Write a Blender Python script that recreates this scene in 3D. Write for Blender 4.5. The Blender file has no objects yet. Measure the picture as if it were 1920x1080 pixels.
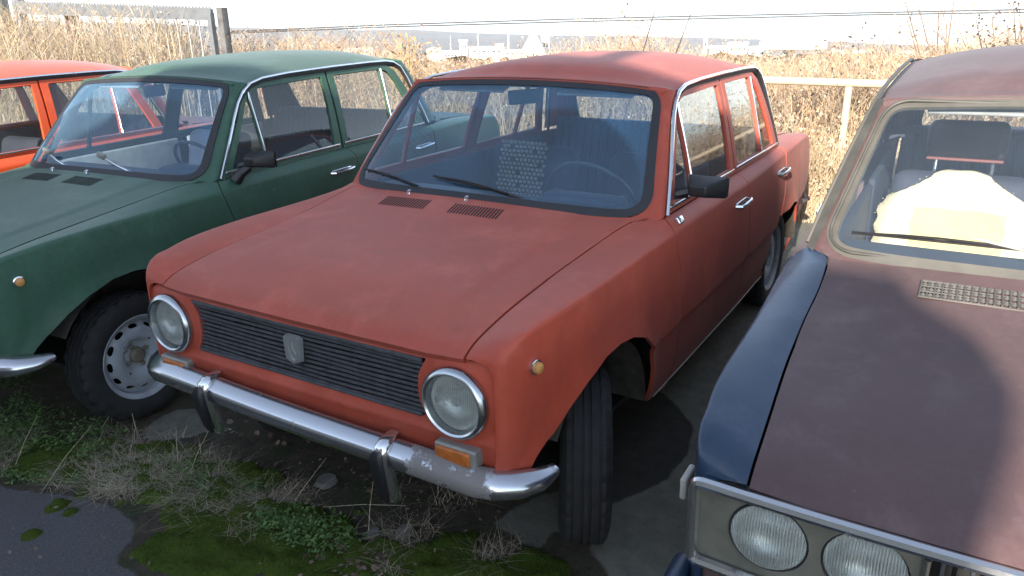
import bpy, bmesh, math, random
from math import sin, cos, pi, radians, hypot, exp, atan2
from mathutils import Vector, Matrix, Euler
from mathutils.geometry import delaunay_2d_cdt
random.seed(7)
S = bpy.context.scene
COL = S.collection

# ------------------------------------------------------------------ camera
FPX = 1450.41
CAMP = Vector((2.0761, 1.6700, 1.6412))
YAW, PIT, ROL = -2.598579, -0.338695, -0.014506
FW = Vector((cos(YAW)*cos(PIT), sin(YAW)*cos(PIT), sin(PIT)))
_r = FW.cross(Vector((0, 0, 1))).normalized(); _u = _r.cross(FW)
RT = _r*cos(ROL)+_u*sin(ROL); UP = -_r*sin(ROL)+_u*cos(ROL)
cd = bpy.data.cameras.new("camera"); cam = bpy.data.objects.new("camera", cd); COL.objects.link(cam)
cd.sensor_width = 36; cd.lens = FPX/1920*36; cd.clip_start = .05; cd.clip_end = 9000
cam.matrix_world = Matrix(((RT.x, UP.x, -FW.x, CAMP.x), (RT.y, UP.y, -FW.y, CAMP.y), (RT.z, UP.z, -FW.z, CAMP.z), (0, 0, 0, 1)))
S.camera = cam
# ------------------------------------------------------------------ light
SUN_AZ, SUN_EL = radians(-171), radians(19)       # azimuth the light travels to, height
W = bpy.data.worlds.new("World"); S.world = W; W.use_nodes = True
nt = W.node_tree; bg = nt.nodes["Background"]
sky = nt.nodes.new("ShaderNodeTexSky"); sky.sky_type = 'NISHITA'; sky.sun_disc = False
sky.sun_elevation = SUN_EL; sky.sun_rotation = pi/2-(SUN_AZ+pi); sky.air_density = 1.0; sky.dust_density = .25; sky.ozone_density = 2.0
tc = nt.nodes.new("ShaderNodeTexCoord"); sp = nt.nodes.new("ShaderNodeSeparateXYZ"); mx = nt.nodes.new("ShaderNodeMath"); mx.operation = 'MAXIMUM'; mx.inputs[1].default_value = .10
cb = nt.nodes.new("ShaderNodeCombineXYZ")
nt.links.new(tc.outputs["Generated"], sp.inputs[0]); nt.links.new(sp.outputs[2], mx.inputs[0])
nt.links.new(sp.outputs[0], cb.inputs[0]); nt.links.new(sp.outputs[1], cb.inputs[1]); nt.links.new(mx.outputs[0], cb.inputs[2])
nt.links.new(cb.outputs[0], sky.inputs[0]); hs = nt.nodes.new("ShaderNodeHueSaturation"); hs.inputs["Saturation"].default_value = .62; nt.links.new(sky.outputs[0], hs.inputs["Color"]); nt.links.new(hs.outputs[0], bg.inputs[0]); bg.inputs[1].default_value = .125
sl = bpy.data.lights.new("sun", 'SUN'); sl.energy = 4.4; sl.angle = radians(.55); sl.color = (1, .89, .76)
so = bpy.data.objects.new("sun", sl); COL.objects.link(so)
LD = Vector((cos(SUN_AZ)*cos(SUN_EL), sin(SUN_AZ)*cos(SUN_EL), -sin(SUN_EL)))
so.rotation_euler = LD.to_track_quat('-Z', 'Y').to_euler(); so.location = (8, 3, 8)
S.view_settings.view_transform = 'Standard'; S.view_settings.look = 'None'; S.view_settings.gamma = 1
S.view_settings.exposure = 1.62

# ------------------------------------------------------------------ small helpers
def ray(px, py): return (FW+RT*((px-960)/FPX)-UP*((py-540)/FPX))
def gp(px, py, z=0.):
    d = ray(px, py); return CAMP+d*((z-CAMP.z)/d.z)
def at(px, py, dist):
    d = ray(px, py); return CAMP+d*(dist/hypot(d.x, d.y))
def tag(o, label=None, cat=None, group=None, kind=None):
    if label: o["label"] = label
    if cat: o["category"] = cat
    if group: o["group"] = group
    if kind: o["kind"] = kind
    return o
def empty(name, loc=(0, 0, 0), rot=(0, 0, 0), parent=None):
    o = bpy.data.objects.new(name, None); COL.objects.link(o); o.location = loc; o.rotation_euler = rot; o.parent = parent
    o.empty_display_size = .2
    return o
class MB:
    def __init__(s): s.v = []; s.f = []; s.m = []; s.mats = []
    def mi(s, mat):
        if mat is None: return 0
        if mat not in s.mats: s.mats.append(mat)
        return s.mats.index(mat)
    def add(s, vs, fs, mat=None):
        b = len(s.v); s.v += [tuple(v) for v in vs]; k = s.mi(mat)
        for f in fs: s.f.append(tuple(b+i for i in f)); s.m.append(k)
        return s
    def box(s, c, d, mat=None, bev=0, M=None):
        c = Vector(c); x, y, z = d[0]/2, d[1]/2, d[2]/2
        if bev <= 0:
            vs = [Vector((a, b, e)) for a in (-x, x) for b in (-y, y) for e in (-z, z)]
            fs = [(0, 1, 3, 2), (4, 6, 7, 5), (0, 4, 5, 1), (2, 3, 7, 6), (0, 2, 6, 4), (1, 5, 7, 3)]
        else:
            bm = bmesh.new(); bmesh.ops.create_cube(bm, size=1)
            for v in bm.verts: v.co = Vector((v.co.x*2*x, v.co.y*2*y, v.co.z*2*z))
            bmesh.ops.bevel(bm, geom=bm.edges[:], offset=bev, segments=3, affect='EDGES', profile=.5)
            vs = [v.co.copy() for v in bm.verts]; fs = [[v.index for v in f.verts] for f in bm.faces]; bm.free()
        if M is not None: vs = [M @ v for v in vs]
        return s.add([v+c for v in vs], fs, mat)
    def tube(s, pts, r, n=8, mat=None, caps=True, closed=False, flat=1.):
        pts = [Vector(p) for p in pts]; N = len(pts); rs = r if isinstance(r, (list, tuple)) else [r]*N
        T = []
        for i in range(N):
            a = pts[(i-1) % N] if (closed or i > 0) else pts[i]; b = pts[(i+1) % N] if (closed or i < N-1) else pts[i]
            T.append((b-a).normalized())
        u = Vector((0, 0, 1)) if abs(T[0].z) < .9 else Vector((1, 0, 0))
        vs = []
        for i in range(N):
            u = (u-T[i]*u.dot(T[i])).normalized(); w = T[i].cross(u)
            for k in range(n):
                a = 2*pi*k/n; vs.append(pts[i]+u*(cos(a)*rs[i]*flat)+w*(sin(a)*rs[i]))
        fs = []
        for i in range(N if closed else N-1):
            j = (i+1) % N
            for k in range(n): fs.append((i*n+k, i*n+(k+1) % n, j*n+(k+1) % n, j*n+k))
        if caps and not closed: fs += [tuple(range(n))[::-1], tuple((N-1)*n+k for k in range(n))]
        return s.add(vs, fs, mat)
    def lathe(s, prof, n=32, M=None, mat=None):   # profile (axial, radius) about local X
        vs = []; fs = []
        for a, r in prof:
            for k in range(n):
                t = 2*pi*k/n; vs.append(Vector((a, r*cos(t), r*sin(t))))
        for i in range(len(prof)-1):
            for k in range(n): fs.append((i*n+k, i*n+(k+1) % n, (i+1)*n+(k+1) % n, (i+1)*n+k))
        if M is not None: vs = [M @ v for v in vs]
        return s.add(vs, fs, mat)
    def build(s, name, mat=None, parent=None, angle=38, loc=None, smooth=True):
        me = bpy.data.meshes.new(name); me.from_pydata(s.v, [], s.f)
        mats = s.mats if s.mats else ([mat] if mat else [])
        for m_ in mats: me.materials.append(m_)
        if s.mats: me.polygons.foreach_set("material_index", s.m)
        bm = bmesh.new(); bm.from_mesh(me); bmesh.ops.recalc_face_normals(bm, faces=bm.faces[:]); bm.to_mesh(me); bm.free()
        if smooth:
            me.shade_smooth(); me.set_sharp_from_angle(angle=radians(angle))
        me.update()
        o = bpy.data.objects.new(name, me); COL.objects.link(o); o.parent = parent
        if loc: o.location = loc
        return o
def pchip(kn):
    xs = [k[0] for k in kn]; ys = [k[1] for k in kn]; n = len(xs)
    h = [xs[i+1]-xs[i] for i in range(n-1)]; d = [(ys[i+1]-ys[i])/h[i] for i in range(n-1)]
    m = [d[0]]+[0]*(n-2)+[d[-1]]
    for i in range(1, n-1):
        if d[i-1]*d[i] > 0:
            w1 = 2*h[i]+h[i-1]; w2 = h[i]+2*h[i-1]; m[i] = (w1+w2)/(w1/d[i-1]+w2/d[i])
    def f(x):
        if x <= xs[0]: return ys[0]
        if x >= xs[-1]: return ys[-1]
        i = 0
        while x > xs[i+1]: i += 1
        t = (x-xs[i])/h[i]
        return ((1+2*t)*(1-t)**2*ys[i]+t*(1-t)**2*h[i]*m[i]+t*t*(3-2*t)*ys[i+1]+t*t*(t-1)*h[i]*m[i+1])
    return f
def inpoly(p, L):
    x, y = p; c = False; j = len(L)-1
    for i in range(len(L)):
        a, b = L[i], L[j]
        if (a[1] > y) != (b[1] > y) and x < (b[0]-a[0])*(y-a[1])/(b[1]-a[1])+a[0]: c = not c
        j = i
    return c
def segd(p, L, closed=True):
    m = 1e9; n = len(L)
    for i in range(n if closed else n-1):
        ax, ay = L[i]; bx, by = L[(i+1) % n]; dx, dy = bx-ax, by-ay; q = dx*dx+dy*dy
        t = 0 if q < 1e-14 else max(0, min(1, ((p[0]-ax)*dx+(p[1]-ay)*dy)/q))
        e = hypot(p[0]-ax-t*dx, p[1]-ay-t*dy)
        if e < m: m = e
    return m
def area(L): return sum(L[i][0]*L[(i+1) % len(L)][1]-L[(i+1) % len(L)][0]*L[i][1] for i in range(len(L)))/2
def inset(L, d):
    s = 1 if area(L) > 0 else -1; n = len(L); o = []
    for i in range(n):
        a, b, c = Vector(L[i-1]), Vector(L[i]), Vector(L[(i+1) % n])
        e1 = (b-a); e2 = (c-b)
        if e1.length < 1e-7 or e2.length < 1e-7: continue
        e1.normalize(); e2.normalize(); n1 = Vector((-e1.y, e1.x))*s; n2 = Vector((-e2.y, e2.x))*s
        m = n1+n2; k = m.length
        if k < .3: m = n1; q = 1
        else: m /= k; q = min(2.0, 1/max(.3, m.dot(n1)))
        o.append((b.x+m.x*d*q, b.y+m.y*d*q))
    return o
def fillet(L, r, n=6):
    o = []; N = len(L)
    for i in range(N):
        rr = r[i] if isinstance(r, (list, tuple)) else r
        a, b, c = Vector(L[i-1]), Vector(L[i]), Vector(L[(i+1) % N])
        if rr <= 0: o.append(tuple(b)); continue
        d = min(rr, (a-b).length*.49, (c-b).length*.49); p = b+(a-b).normalized()*d; q = b+(c-b).normalized()*d
        for k in range(n+1):
            t = k/n; w = p*(1-t)**2+b*2*t*(1-t)+q*t*t; o.append((w.x, w.y))
    return o
def resamp(L, st):
    o = []
    for i in range(len(L)):
        a = Vector(L[i]); b = Vector(L[(i+1) % len(L)]); k = max(1, int(math.ceil((b-a).length/st)))
        if (b-a).length < 1e-6: continue
        for j in range(k): w = a+(b-a)*j/k; o.append((w.x, w.y))
    return o
def panel(mb, outline, fn, step=.05, holes=(), rows=(), cols=(), mirror=False, fl=.012, mat=None, estep=None, inward=None):
    """triangulate a 2-D outline (with holes), map it by fn(u,v)->(x,y,z), turn its rim inward"""
    es = estep or step
    loops = [resamp(outline, es)]+[resamp(h, es) for h in holes]
    pts = []; edges = []
    for L in loops:
        b = len(pts); pts += L; edges += [(b+i, b+(i+1) % len(L)) for i in range(len(L))]
    nb = len(pts)
    x0 = min(p[0] for p in loops[0]); x1 = max(p[0] for p in loops[0]); y0 = min(p[1] for p in loops[0]); y1 = max(p[1] for p in loops[0])
    us = [x0+step*(i+.5) for i in range(int((x1-x0)/step)+1)]+list(cols); vs_ = [y0+step*(i+.5) for i in range(int((y1-y0)/step)+1)]
    vs_ = [v for v in vs_ if all(abs(v-r) > step*.35 for r in rows)]+list(rows)
    for u in us:
        for v in vs_:
            if not inpoly((u, v), loops[0]) or any(inpoly((u, v), h) for h in loops[1:]): continue
            lim = min(.35*step, .006 if v in rows else 1)
            if any(segd((u, v), L) < lim for L in loops): continue
            pts.append((u, v))
    R = delaunay_2d_cdt([Vector(p) for p in pts], edges, [], 0, 1e-6)
    V2 = R[0]; T = []
    for f in R[2]:
        cx = sum(V2[i].x for i in f)/3; cy = sum(V2[i].y for i in f)/3
        if inpoly((cx, cy), loops[0]) and not any(inpoly((cx, cy), h) for h in loops[1:]): T.append(tuple(f))
    e = 1e-4
    for sd in ((1, -1) if mirror else (1,)):
        P = []
        for p in V2: q = fn(p.x, p.y); P.append(Vector((q[0], q[1]*sd, q[2])))
        mb.add(P, T, mat)
        if fl > 0:
            for L in loops:
                n = len(L); A = []; B = []
                for p in L:
                    q = Vector(fn(*p)); du = Vector(fn(p[0]+e, p[1]))-Vector(fn(p[0]-e, p[1])); dv = Vector(fn(p[0], p[1]+e))-Vector(fn(p[0], p[1]-e))
                    N = du.cross(dv)
                    if N.length < 1e-12: N = Vector((0, 0, 1))
                    N.normalize()
                    ref = (inward or Vector((max(-2.8, min(0., q.x)), 0, .3 if q.z < 1.1 else .9)))-q
                    if N.dot(ref) < 0: N = -N
                    A.append(Vector((q.x, q.y*sd, q.z))); w = q+N*fl; B.append(Vector((w.x, w.y*sd, w.z)))
                mb.add(A+B, [(i, (i+1) % n, n+(i+1) % n, n+i) for i in range(n)], mat)
    return mb

# ------------------------------------------------------------------ materials
class NG:
    def __init__(s, name):
        s.m = bpy.data.materials.new(name); s.m.use_nodes = True; s.t = s.m.node_tree; s.b = s.t.nodes["Principled BSDF"]; s.o = s.t.nodes["Material Output"]
        s.tc = s.t.nodes.new("ShaderNodeTexCoord")
    def n(s, typ, **k):
        d = s.t.nodes.new(typ)
        for a, v in k.items():
            if a.startswith('i_'):
                key = a[2:]; key = int(key) if key.isdigit() else key
                d.inputs[key].default_value = v
            else: setattr(d, a, v)
        return d
    def l(s, a, b): s.t.links.new(a, b)
    def noise(s, scale, detail=4, rough=.6, stretch=None, co="Object"):
        src = s.tc.outputs[co]
        if stretch:
            mp = s.n("ShaderNodeMapping"); mp.inputs["Scale"].default_value = stretch; s.l(src, mp.inputs[0]); src = mp.outputs[0]
        d = s.n("ShaderNodeTexNoise", i_Scale=scale, i_Detail=detail, i_Roughness=rough); s.l(src, d.inputs["Vector"]); return d.outputs[0]
    def ramp(s, x, a, b, ca=(0, 0, 0, 1), cb=(1, 1, 1, 1)):
        d = s.n("ShaderNodeValToRGB"); e = d.color_ramp.elements; e[0].position = a; e[1].position = b; e[0].color = ca; e[1].color = cb; s.l(x, d.inputs[0]); return d.outputs[0]
    def mix(s, f, a, b):
        d = s.n("ShaderNodeMix", data_type='RGBA')
        for i, x in ((0, f), (6, a), (7, b)):
            if isinstance(x, (int, float)): d.inputs[i].default_value = x
            elif isinstance(x, tuple): d.inputs[i].default_value = (x+(1,))[:4]
            else: s.l(x, d.inputs[i])
        return d.outputs[2]
    def bump(s, h, st=.2, dist=.01):
        d = s.n("ShaderNodeBump", i_Strength=st, i_Distance=dist); s.l(h, d.inputs["Height"]); s.l(d.outputs[0], s.b.inputs["Normal"])
    def set(s, **k):
        for a, v in k.items():
            a = a.replace('_', ' ')
            if isinstance(v, (int, float)): s.b.inputs[a].default_value = v
            elif isinstance(v, tuple): s.b.inputs[a].default_value = (v+(1,))[:4]
            else: s.l(v, s.b.inputs[a])
        return s
def c3(c, k): return tuple(min(1, x*k) for x in c)
def paint(name, col, rough=.5, dusty=(.35, .28, .24), dust=.12, coat=0., spec=.5, fade=None, sheen=.05):
    g = NG(name)
    big = g.noise(1.7, 5, .6); fine = g.noise(55, 3, .7); streak = g.noise(7, 4, .6, (1, 1, .25))
    base = g.mix(g.ramp(big, .35, .7), c3(col, .84), fade or c3(col, 1.14))
    base = g.mix(g.ramp(g.noise(4.5, 7, .72), .50, .72), base, (min(1, col[0]*1.15+.03), col[1]*1.3+.025, col[2]*1.3+.025))
    spot = g.n('ShaderNodeTexVoronoi', i_Scale=16.); g.l(g.tc.outputs['Object'], spot.inputs['Vector'])
    wm = g.ramp(spot.outputs['Distance'], .10, .30, (.22, .22, .22, 1), (0, 0, 0, 1)); base = g.mix(wm, base, c3(col, .70))
    base = g.mix(g.ramp(streak, .42, .75), base, c3(col, .82))
    d = g.n("ShaderNodeMath", operation='MULTIPLY'); g.l(g.ramp(fine, .35, .8), d.inputs[0]); d.inputs[1].default_value = dust
    # settled dust on upward faces
    geo = g.n("ShaderNodeNewGeometry"); sx = g.n("ShaderNodeSeparateXYZ"); g.l(geo.outputs["Normal"], sx.inputs[0])
    up = g.ramp(sx.outputs[2], .55, 1.0); d2 = g.n("ShaderNodeMath", operation='MULTIPLY'); g.l(up, d2.inputs[0]); d2.inputs[1].default_value = dust*.8
    d3 = g.n("ShaderNodeMath", operation='ADD'); g.l(d.outputs[0], d3.inputs[0]); g.l(d2.outputs[0], d3.inputs[1])
    base = g.mix(d3.outputs[0], base, dusty)
    # dirt thrown up along the sills and chips
    sz = g.n("ShaderNodeSeparateXYZ"); g.l(g.tc.outputs["Object"], sz.inputs[0])
    low = g.ramp(sz.outputs[2], .22, .62, (1, 1, 1, 1), (0, 0, 0, 1)); m = g.n("ShaderNodeMath", operation='MULTIPLY'); g.l(low, m.inputs[0]); g.l(g.ramp(g.noise(9, 5, .7), .3, .75), m.inputs[1])
    m2 = g.n("ShaderNodeMath", operation='MULTIPLY'); g.l(m.outputs[0], m2.inputs[0]); m2.inputs[1].default_value = .6
    base = g.mix(m2.outputs[0], base, (.055, .045, .036))
    chips = g.ramp(g.noise(28, 2, .5), .765, .785); base = g.mix(chips, base, c3(dusty, .5))
    r = g.n("ShaderNodeMapRange", i_3=rough-.08, i_4=rough+.14); g.l(fine, r.inputs[0])
    g.set(Base_Color=base, Roughness=r.outputs[0], Specular_IOR_Level=spec, Coat_Weight=coat, Coat_Roughness=.12, Sheen_Weight=sheen, Sheen_Roughness=.45)
    b1 = g.n('ShaderNodeBump', i_Strength=.35, i_Distance=.02); g.l(g.noise(2.6, 2, .4), b1.inputs['Height'])
    b2 = g.n('ShaderNodeBump', i_Strength=.14, i_Distance=.002); g.l(fine, b2.inputs['Height']); g.l(b1.outputs[0], b2.inputs['Normal']); g.l(b2.outputs[0], g.b.inputs['Normal'])
    return g.m
def simple(name, col, rough=.5, metal=0., var=.15, scale=12, bump=0., bs=40, spec=.5, **k):
    g = NG(name); n = g.noise(scale, 4, .6)
    g.set(Base_Color=g.mix(g.ramp(n, .3, .7), c3(col, 1-var), c3(col, 1+var)), Metallic=metal, Specular_IOR_Level=spec)
    r = g.n("ShaderNodeMapRange", i_3=max(.02, rough-.06), i_4=rough+.1); g.l(n, r.inputs[0]); g.set(Roughness=r.outputs[0])
    if bump: g.bump(g.noise(bs, 3, .7), bump, .004)
    if k: g.set(**k)
    return g.m
def chrome(name, rough=.12, dirt=.25, tint=(.72, .73, .75), patch=False):
    g = NG(name); n = g.noise(14, 5, .65); f = g.noise(70, 3, .7)
    rust = g.ramp(n, .60, .66)
    m = g.n("ShaderNodeMath", operation='MULTIPLY'); g.l(rust, m.inputs[0]); m.inputs[1].default_value = dirt
    g.set(Base_Color=g.mix(m.outputs[0], tint, (.16, .12, .09)), Metallic=.95)
    r = g.n("ShaderNodeMapRange", i_3=rough*.8, i_4=rough*1.2); g.l(f, r.inputs[0])
    r2 = g.n("ShaderNodeMath", operation='ADD'); g.l(r.outputs[0], r2.inputs[0]); g.l(m.outputs[0], r2.inputs[1]); g.set(Roughness=r2.outputs[0])
    if not patch: g.bump(n, .06, .004)
    if patch:     # chrome flaked to dull nickel along one end of the bar
        sy = g.n("ShaderNodeSeparateXYZ"); g.l(g.tc.outputs["Object"], sy.inputs[0]); ds = g.n("ShaderNodeMath", operation='SUBTRACT'); g.l(sy.outputs[1], ds.inputs[0]); ds.inputs[1].default_value = .585
        ab = g.n("ShaderNodeMath", operation='ABSOLUTE'); g.l(ds.outputs[0], ab.inputs[0]); ma = g.n("ShaderNodeMath", operation='MULTIPLY_ADD'); g.l(g.noise(22, 5, .7), ma.inputs[0]); ma.inputs[1].default_value = .14; g.l(ab.outputs[0], ma.inputs[2])
        fk0 = g.ramp(ma.outputs[0], .180, .195, (1, 1, 1, 1), (0, 0, 0, 1)); fm_ = g.n('ShaderNodeMath', operation='MULTIPLY'); g.l(fk0, fm_.inputs[0]); g.l(g.ramp(g.noise(26, 6, .75), .38, .43), fm_.inputs[1]); fk = fm_.outputs[0]; old = g.b.inputs["Base Color"].links[0].from_socket
        g.set(Base_Color=g.mix(fk, old, (.20, .185, .18))); rg = g.n("ShaderNodeMix", data_type='FLOAT'); g.l(fk, rg.inputs[0]); g.l(r2.outputs[0], rg.inputs[2]); rg.inputs[3].default_value = .62; g.set(Roughness=rg.outputs[0])
        mt = g.n("ShaderNodeMapRange", i_3=.95, i_4=.25); g.l(fk, mt.inputs[0]); g.set(Metallic=mt.outputs[0])
    return g.m
def glassy(name, tint=(.75, .85, .92), dust=.12, dcol=(.30, .40, .52), rough=.02, dscale=3., arcs=None):
    g = NG(name); tr = g.n("ShaderNodeBsdfTransparent"); tr.inputs[0].default_value = tint+(1,)
    gl = g.n("ShaderNodeBsdfGlossy"); gl.inputs["Roughness"].default_value = rough; gl.inputs[0].default_value = (1, 1, 1, 1)
    ge = g.n("ShaderNodeNewGeometry"); dt = g.n("ShaderNodeVectorMath", operation='DOT_PRODUCT'); g.l(ge.outputs["Incoming"], dt.inputs[0]); g.l(ge.outputs["Normal"], dt.inputs[1])
    ab = g.n("ShaderNodeMath", operation='ABSOLUTE'); g.l(dt.outputs["Value"], ab.inputs[0]); om = g.n("ShaderNodeMath", operation='SUBTRACT'); om.inputs[0].default_value = 1; g.l(ab.outputs[0], om.inputs[1])
    pw = g.n("ShaderNodeMath", operation='POWER'); g.l(om.outputs[0], pw.inputs[0]); pw.inputs[1].default_value = 5
    fr = g.n("ShaderNodeMath", operation='MULTIPLY_ADD'); g.l(pw.outputs[0], fr.inputs[0]); fr.inputs[1].default_value = .92; fr.inputs[2].default_value = .075
    m1 = g.n("ShaderNodeMixShader"); g.l(fr.outputs[0], m1.inputs[0]); g.l(tr.outputs[0], m1.inputs[1]); g.l(gl.outputs[0], m1.inputs[2])
    df = g.n("ShaderNodeBsdfDiffuse"); df.inputs[0].default_value = dcol+(1,)
    n = g.noise(dscale, 5, .6); r = g.n("ShaderNodeMapRange", i_1=.3, i_2=.7, i_3=dust*.6, i_4=dust*1.4); g.l(n, r.inputs[0])
    dout = r.outputs[0]
    if arcs:      # glass wiped by the two blades carries less dust
        last = None
        for p in arcs:
            vd = g.n("ShaderNodeVectorMath", operation='DISTANCE'); g.l(g.tc.outputs["Object"], vd.inputs[0]); vd.inputs[1].default_value = p
            if last is None: last = vd.outputs["Value"]
            else: mn = g.n("ShaderNodeMath", operation='MINIMUM'); g.l(last, mn.inputs[0]); g.l(vd.outputs["Value"], mn.inputs[1]); last = mn.outputs[0]
        rr = g.n("ShaderNodeMapRange", i_1=.425, i_2=.445, i_3=.72, i_4=1.45); g.l(last, rr.inputs[0])
        mm_ = g.n("ShaderNodeMath", operation='MULTIPLY'); g.l(dout, mm_.inputs[0]); g.l(rr.outputs[0], mm_.inputs[1]); dout = mm_.outputs[0]
    m2 = g.n("ShaderNodeMixShader"); g.l(dout, m2.inputs[0]); g.l(m1.outputs[0], m2.inputs[1]); g.l(df.outputs[0], m2.inputs[2])
    g.l(m2.outputs[0], g.o.inputs[0]); return g.m
M = {}
M['red'] = paint('red_oxide_paint', (.42, .056, .025), .55, (.36, .20, .16), .13)
M['green'] = paint('dark_green_paint', (.024, .085, .050), .45, (.20, .26, .22), .10)
M['orange'] = paint('orange_paint', (.68, .085, .018), .35, (.5, .3, .2), .05)
M['brown'] = paint('matt_brown_paint', (.088, .046, .048), .6, (.24, .19, .18), .10)
M['skytint'] = paint('painted_sky_reflection', (.012, .034, .075), .36, (.12, .16, .2), .06, coat=.25, sheen=.0)  # sky reflection on brown gloss, painted in as a dark blue base
M['seam'] = simple('seam_black', (.01, .01, .01), .8)
M['chrome'] = chrome('chrome')
M['chrome_worn'] = chrome('worn_chrome', .20, .35, (.50, .51, .54))
M['bumper'] = chrome('flaking_bumper_chrome', .20, .22, (.52, .53, .56), True)
M['satin'] = simple('satin_chrome', (.50, .52, .54), .22, 1., var=.08)
M['rubber'] = simple('black_rubber', (.022, .022, .026), .55, bump=.15)
M['grey_rubber'] = simple('weathered_grey_trim', (.085, .082, .072), .6, bump=.1)
M['plastic'] = simple('black_plastic', (.014, .014, .016), .38, bump=.1, bs=120)
M['grille'] = simple('grille_grey', (.055, .058, .066), .6, var=.3, scale=30)
M['dark'] = simple('underbody_black', (.012, .012, .012), .85)
M['trim'] = simple('dark_vinyl', (.035, .045, .065), .6, bump=.2, bs=90)
M['seat'] = simple('blue_black_seat_cloth', (.030, .036, .055), .75, bump=.2)
M['seat_tan'] = simple('tan_seat_cover', (.38, .20, .09), .8, bump=.25)
M['headliner'] = simple('headliner', (.30, .30, .29), .9)
M['cream'] = simple('cream_card', (.45, .43, .38), .8)
M['glass'] = glassy('windscreen_glass', (.66,.80,.92), dust=.15, dcol=(.17,.36,.57), arcs=((-.455, -.30, .957), (-.455, .225, .957)))  # blue of the dust colour also paints in the sky's reflection
M['sideglass'] = glassy('side_glass', (.82, .86, .86), dust=.05, dcol=(.4, .4, .38))
M['clearscreen'] = glassy('clear_windscreen_glass', (.88, .92, .95), dust=.05)
M['lens'] = None
g = NG('headlamp_glass'); g.set(Base_Color=(.9, .95, .95), Roughness=.06, Transmission_Weight=1., IOR=1.35)
wv = g.n("ShaderNodeTexWave", i_Scale=55., i_Distortion=.3, bands_direction='Y'); g.l(g.tc.outputs["Object"], wv.inputs[0]); g.bump(wv.outputs[1], .35, .004); M['lens'] = g.m
dl = g.n("ShaderNodeBsdfDiffuse"); dl.inputs[0].default_value = (.62, .64, .60, 1); ml = g.n("ShaderNodeMixShader"); mr_ = g.n("ShaderNodeMapRange", i_3=.12, i_4=.34); g.l(wv.outputs[1], mr_.inputs[0]); g.l(mr_.outputs[0], ml.inputs[0]); g.l(g.b.outputs[0], ml.inputs[1]); g.l(dl.outputs[0], ml.inputs[2]); g.l(ml.outputs[0], g.o.inputs[0])
M['reflector'] = simple('lamp_reflector', (.88, .88, .84), .26, .9, var=.05)
M['amber'] = simple('amber_lens', (.40, .115, .025), .3, var=.3, scale=40)
M['amberpale'] = simple('faded_amber_lens', (.55, .27, .08), .35)
M['tyre'] = simple('tyre_rubber', (.016, .016, .017), .8, var=.4, scale=18, bump=.4, bs=60)
M['badge'] = simple('badge_grey', (.30, .31, .31), .35, .5)
M['rim'] = simple('painted_steel_rim', (.30, .33, .37), .5, var=.28, scale=11, bump=.2)
M['rimdirty'] = simple('dirty_steel_rim', (.16, .15, .14), .6, var=.4, scale=9)
M['hub'] = simple('dirty_hub', (.15, .13, .10), .7, var=.3)
M['bead'] = simple('pale_wooden_bead', (.42, .38, .30), .55, var=.2)
M['fleece'] = simple('cream_sheepskin', (.62, .56, .38), .95, var=.08, scale=9, bump=.5, bs=110)
M['silver'] = simple('dull_silver_panel', (.27, .27, .25), .45, .35, var=.2)
M['greytrim'] = simple('grey_painted_trim', (.055, .054, .048), .6, var=.3)
M['lamppanel'] = simple('dirty_lamp_panel', (.17, .165, .135), .55, .2, var=.3, scale=9)
M['underpad'] = simple('red_brown_piping', (.16, .05, .04), .6)
M['ventbar'] = simple('vent_bar', (.13, .125, .115), .5, .3)
M['headrest'] = simple('dark_brown_vinyl', (.030, .021, .019), .5, bump=.2)
M['fleeceyellow'] = simple('yellowed_sheepskin', (.60, .50, .24), .95, var=.08, scale=9, bump=.5, bs=110)
M['wheelgrey'] = simple('steering_wheel_plastic', (.055, .06, .065), .3)
M['mud'] = simple('muddy_wheel_arch', (.048, .043, .036), .95, var=.5, scale=14, bump=.6)
M['redlens'] = simple('red_lamp_lens', (.35, .01, .01), .25)

# ------------------------------------------------------------------ setting: ground, far hills, added shade blocker behind the camera
def hh(x, y, k=0):   # cheap value noise
    def h(i, j): return (math.sin(i*127.1+j*311.7+k*74.7)*43758.5453) % 1.
    i, j = math.floor(x), math.floor(y); fx, fy = x-i, y-j; fx = fx*fx*(3-2*fx); fy = fy*fy*(3-2*fy)
    return (h(i, j)*(1-fx)+h(i+1, j)*fx)*(1-fy)+(h(i, j+1)*(1-fx)+h(i+1, j+1)*fx)*fy
def fbm(x, y, k=0, o=4): return sum(hh(x*2**i, y*2**i, k+i)*.5**i for i in range(o))/(2-.5**(o-1))
def gz(x, y):
    d = hypot(x-2, y-1.7); near = 1 if -5.6 < x else 0
    z = .012*(fbm(x*1.3, y*1.3, 5)-.5)
    k_ = max(0, min(1, (-.75-y)/.55)); z -= .062*k_*k_*(3-2*k_)*(1 if x > -5 else 0)*max(0, min(1, (x+6)/1.))
    e = -5.9-x
    if e > 0: z -= min(e, 30)*.16*min(1, e/3)
    z -= .0*d
    if d > 36: z = -4.0+(-.0487*(d-36)); 
    elif d > 30: t = (d-30)/6; z = z*(1-t)+t*(-4.0)
    return z
def zone(L): return [tuple(gp(*p).xy) for p in L]
Z_ASPH = zone([(-80, 872), (40, 893), (110, 905), (170, 930), (232, 962), (258, 985), (246, 1015), (216, 1045), (226, 1062), (290, 1100), (120, 1180), (-200, 1180)])
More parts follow.
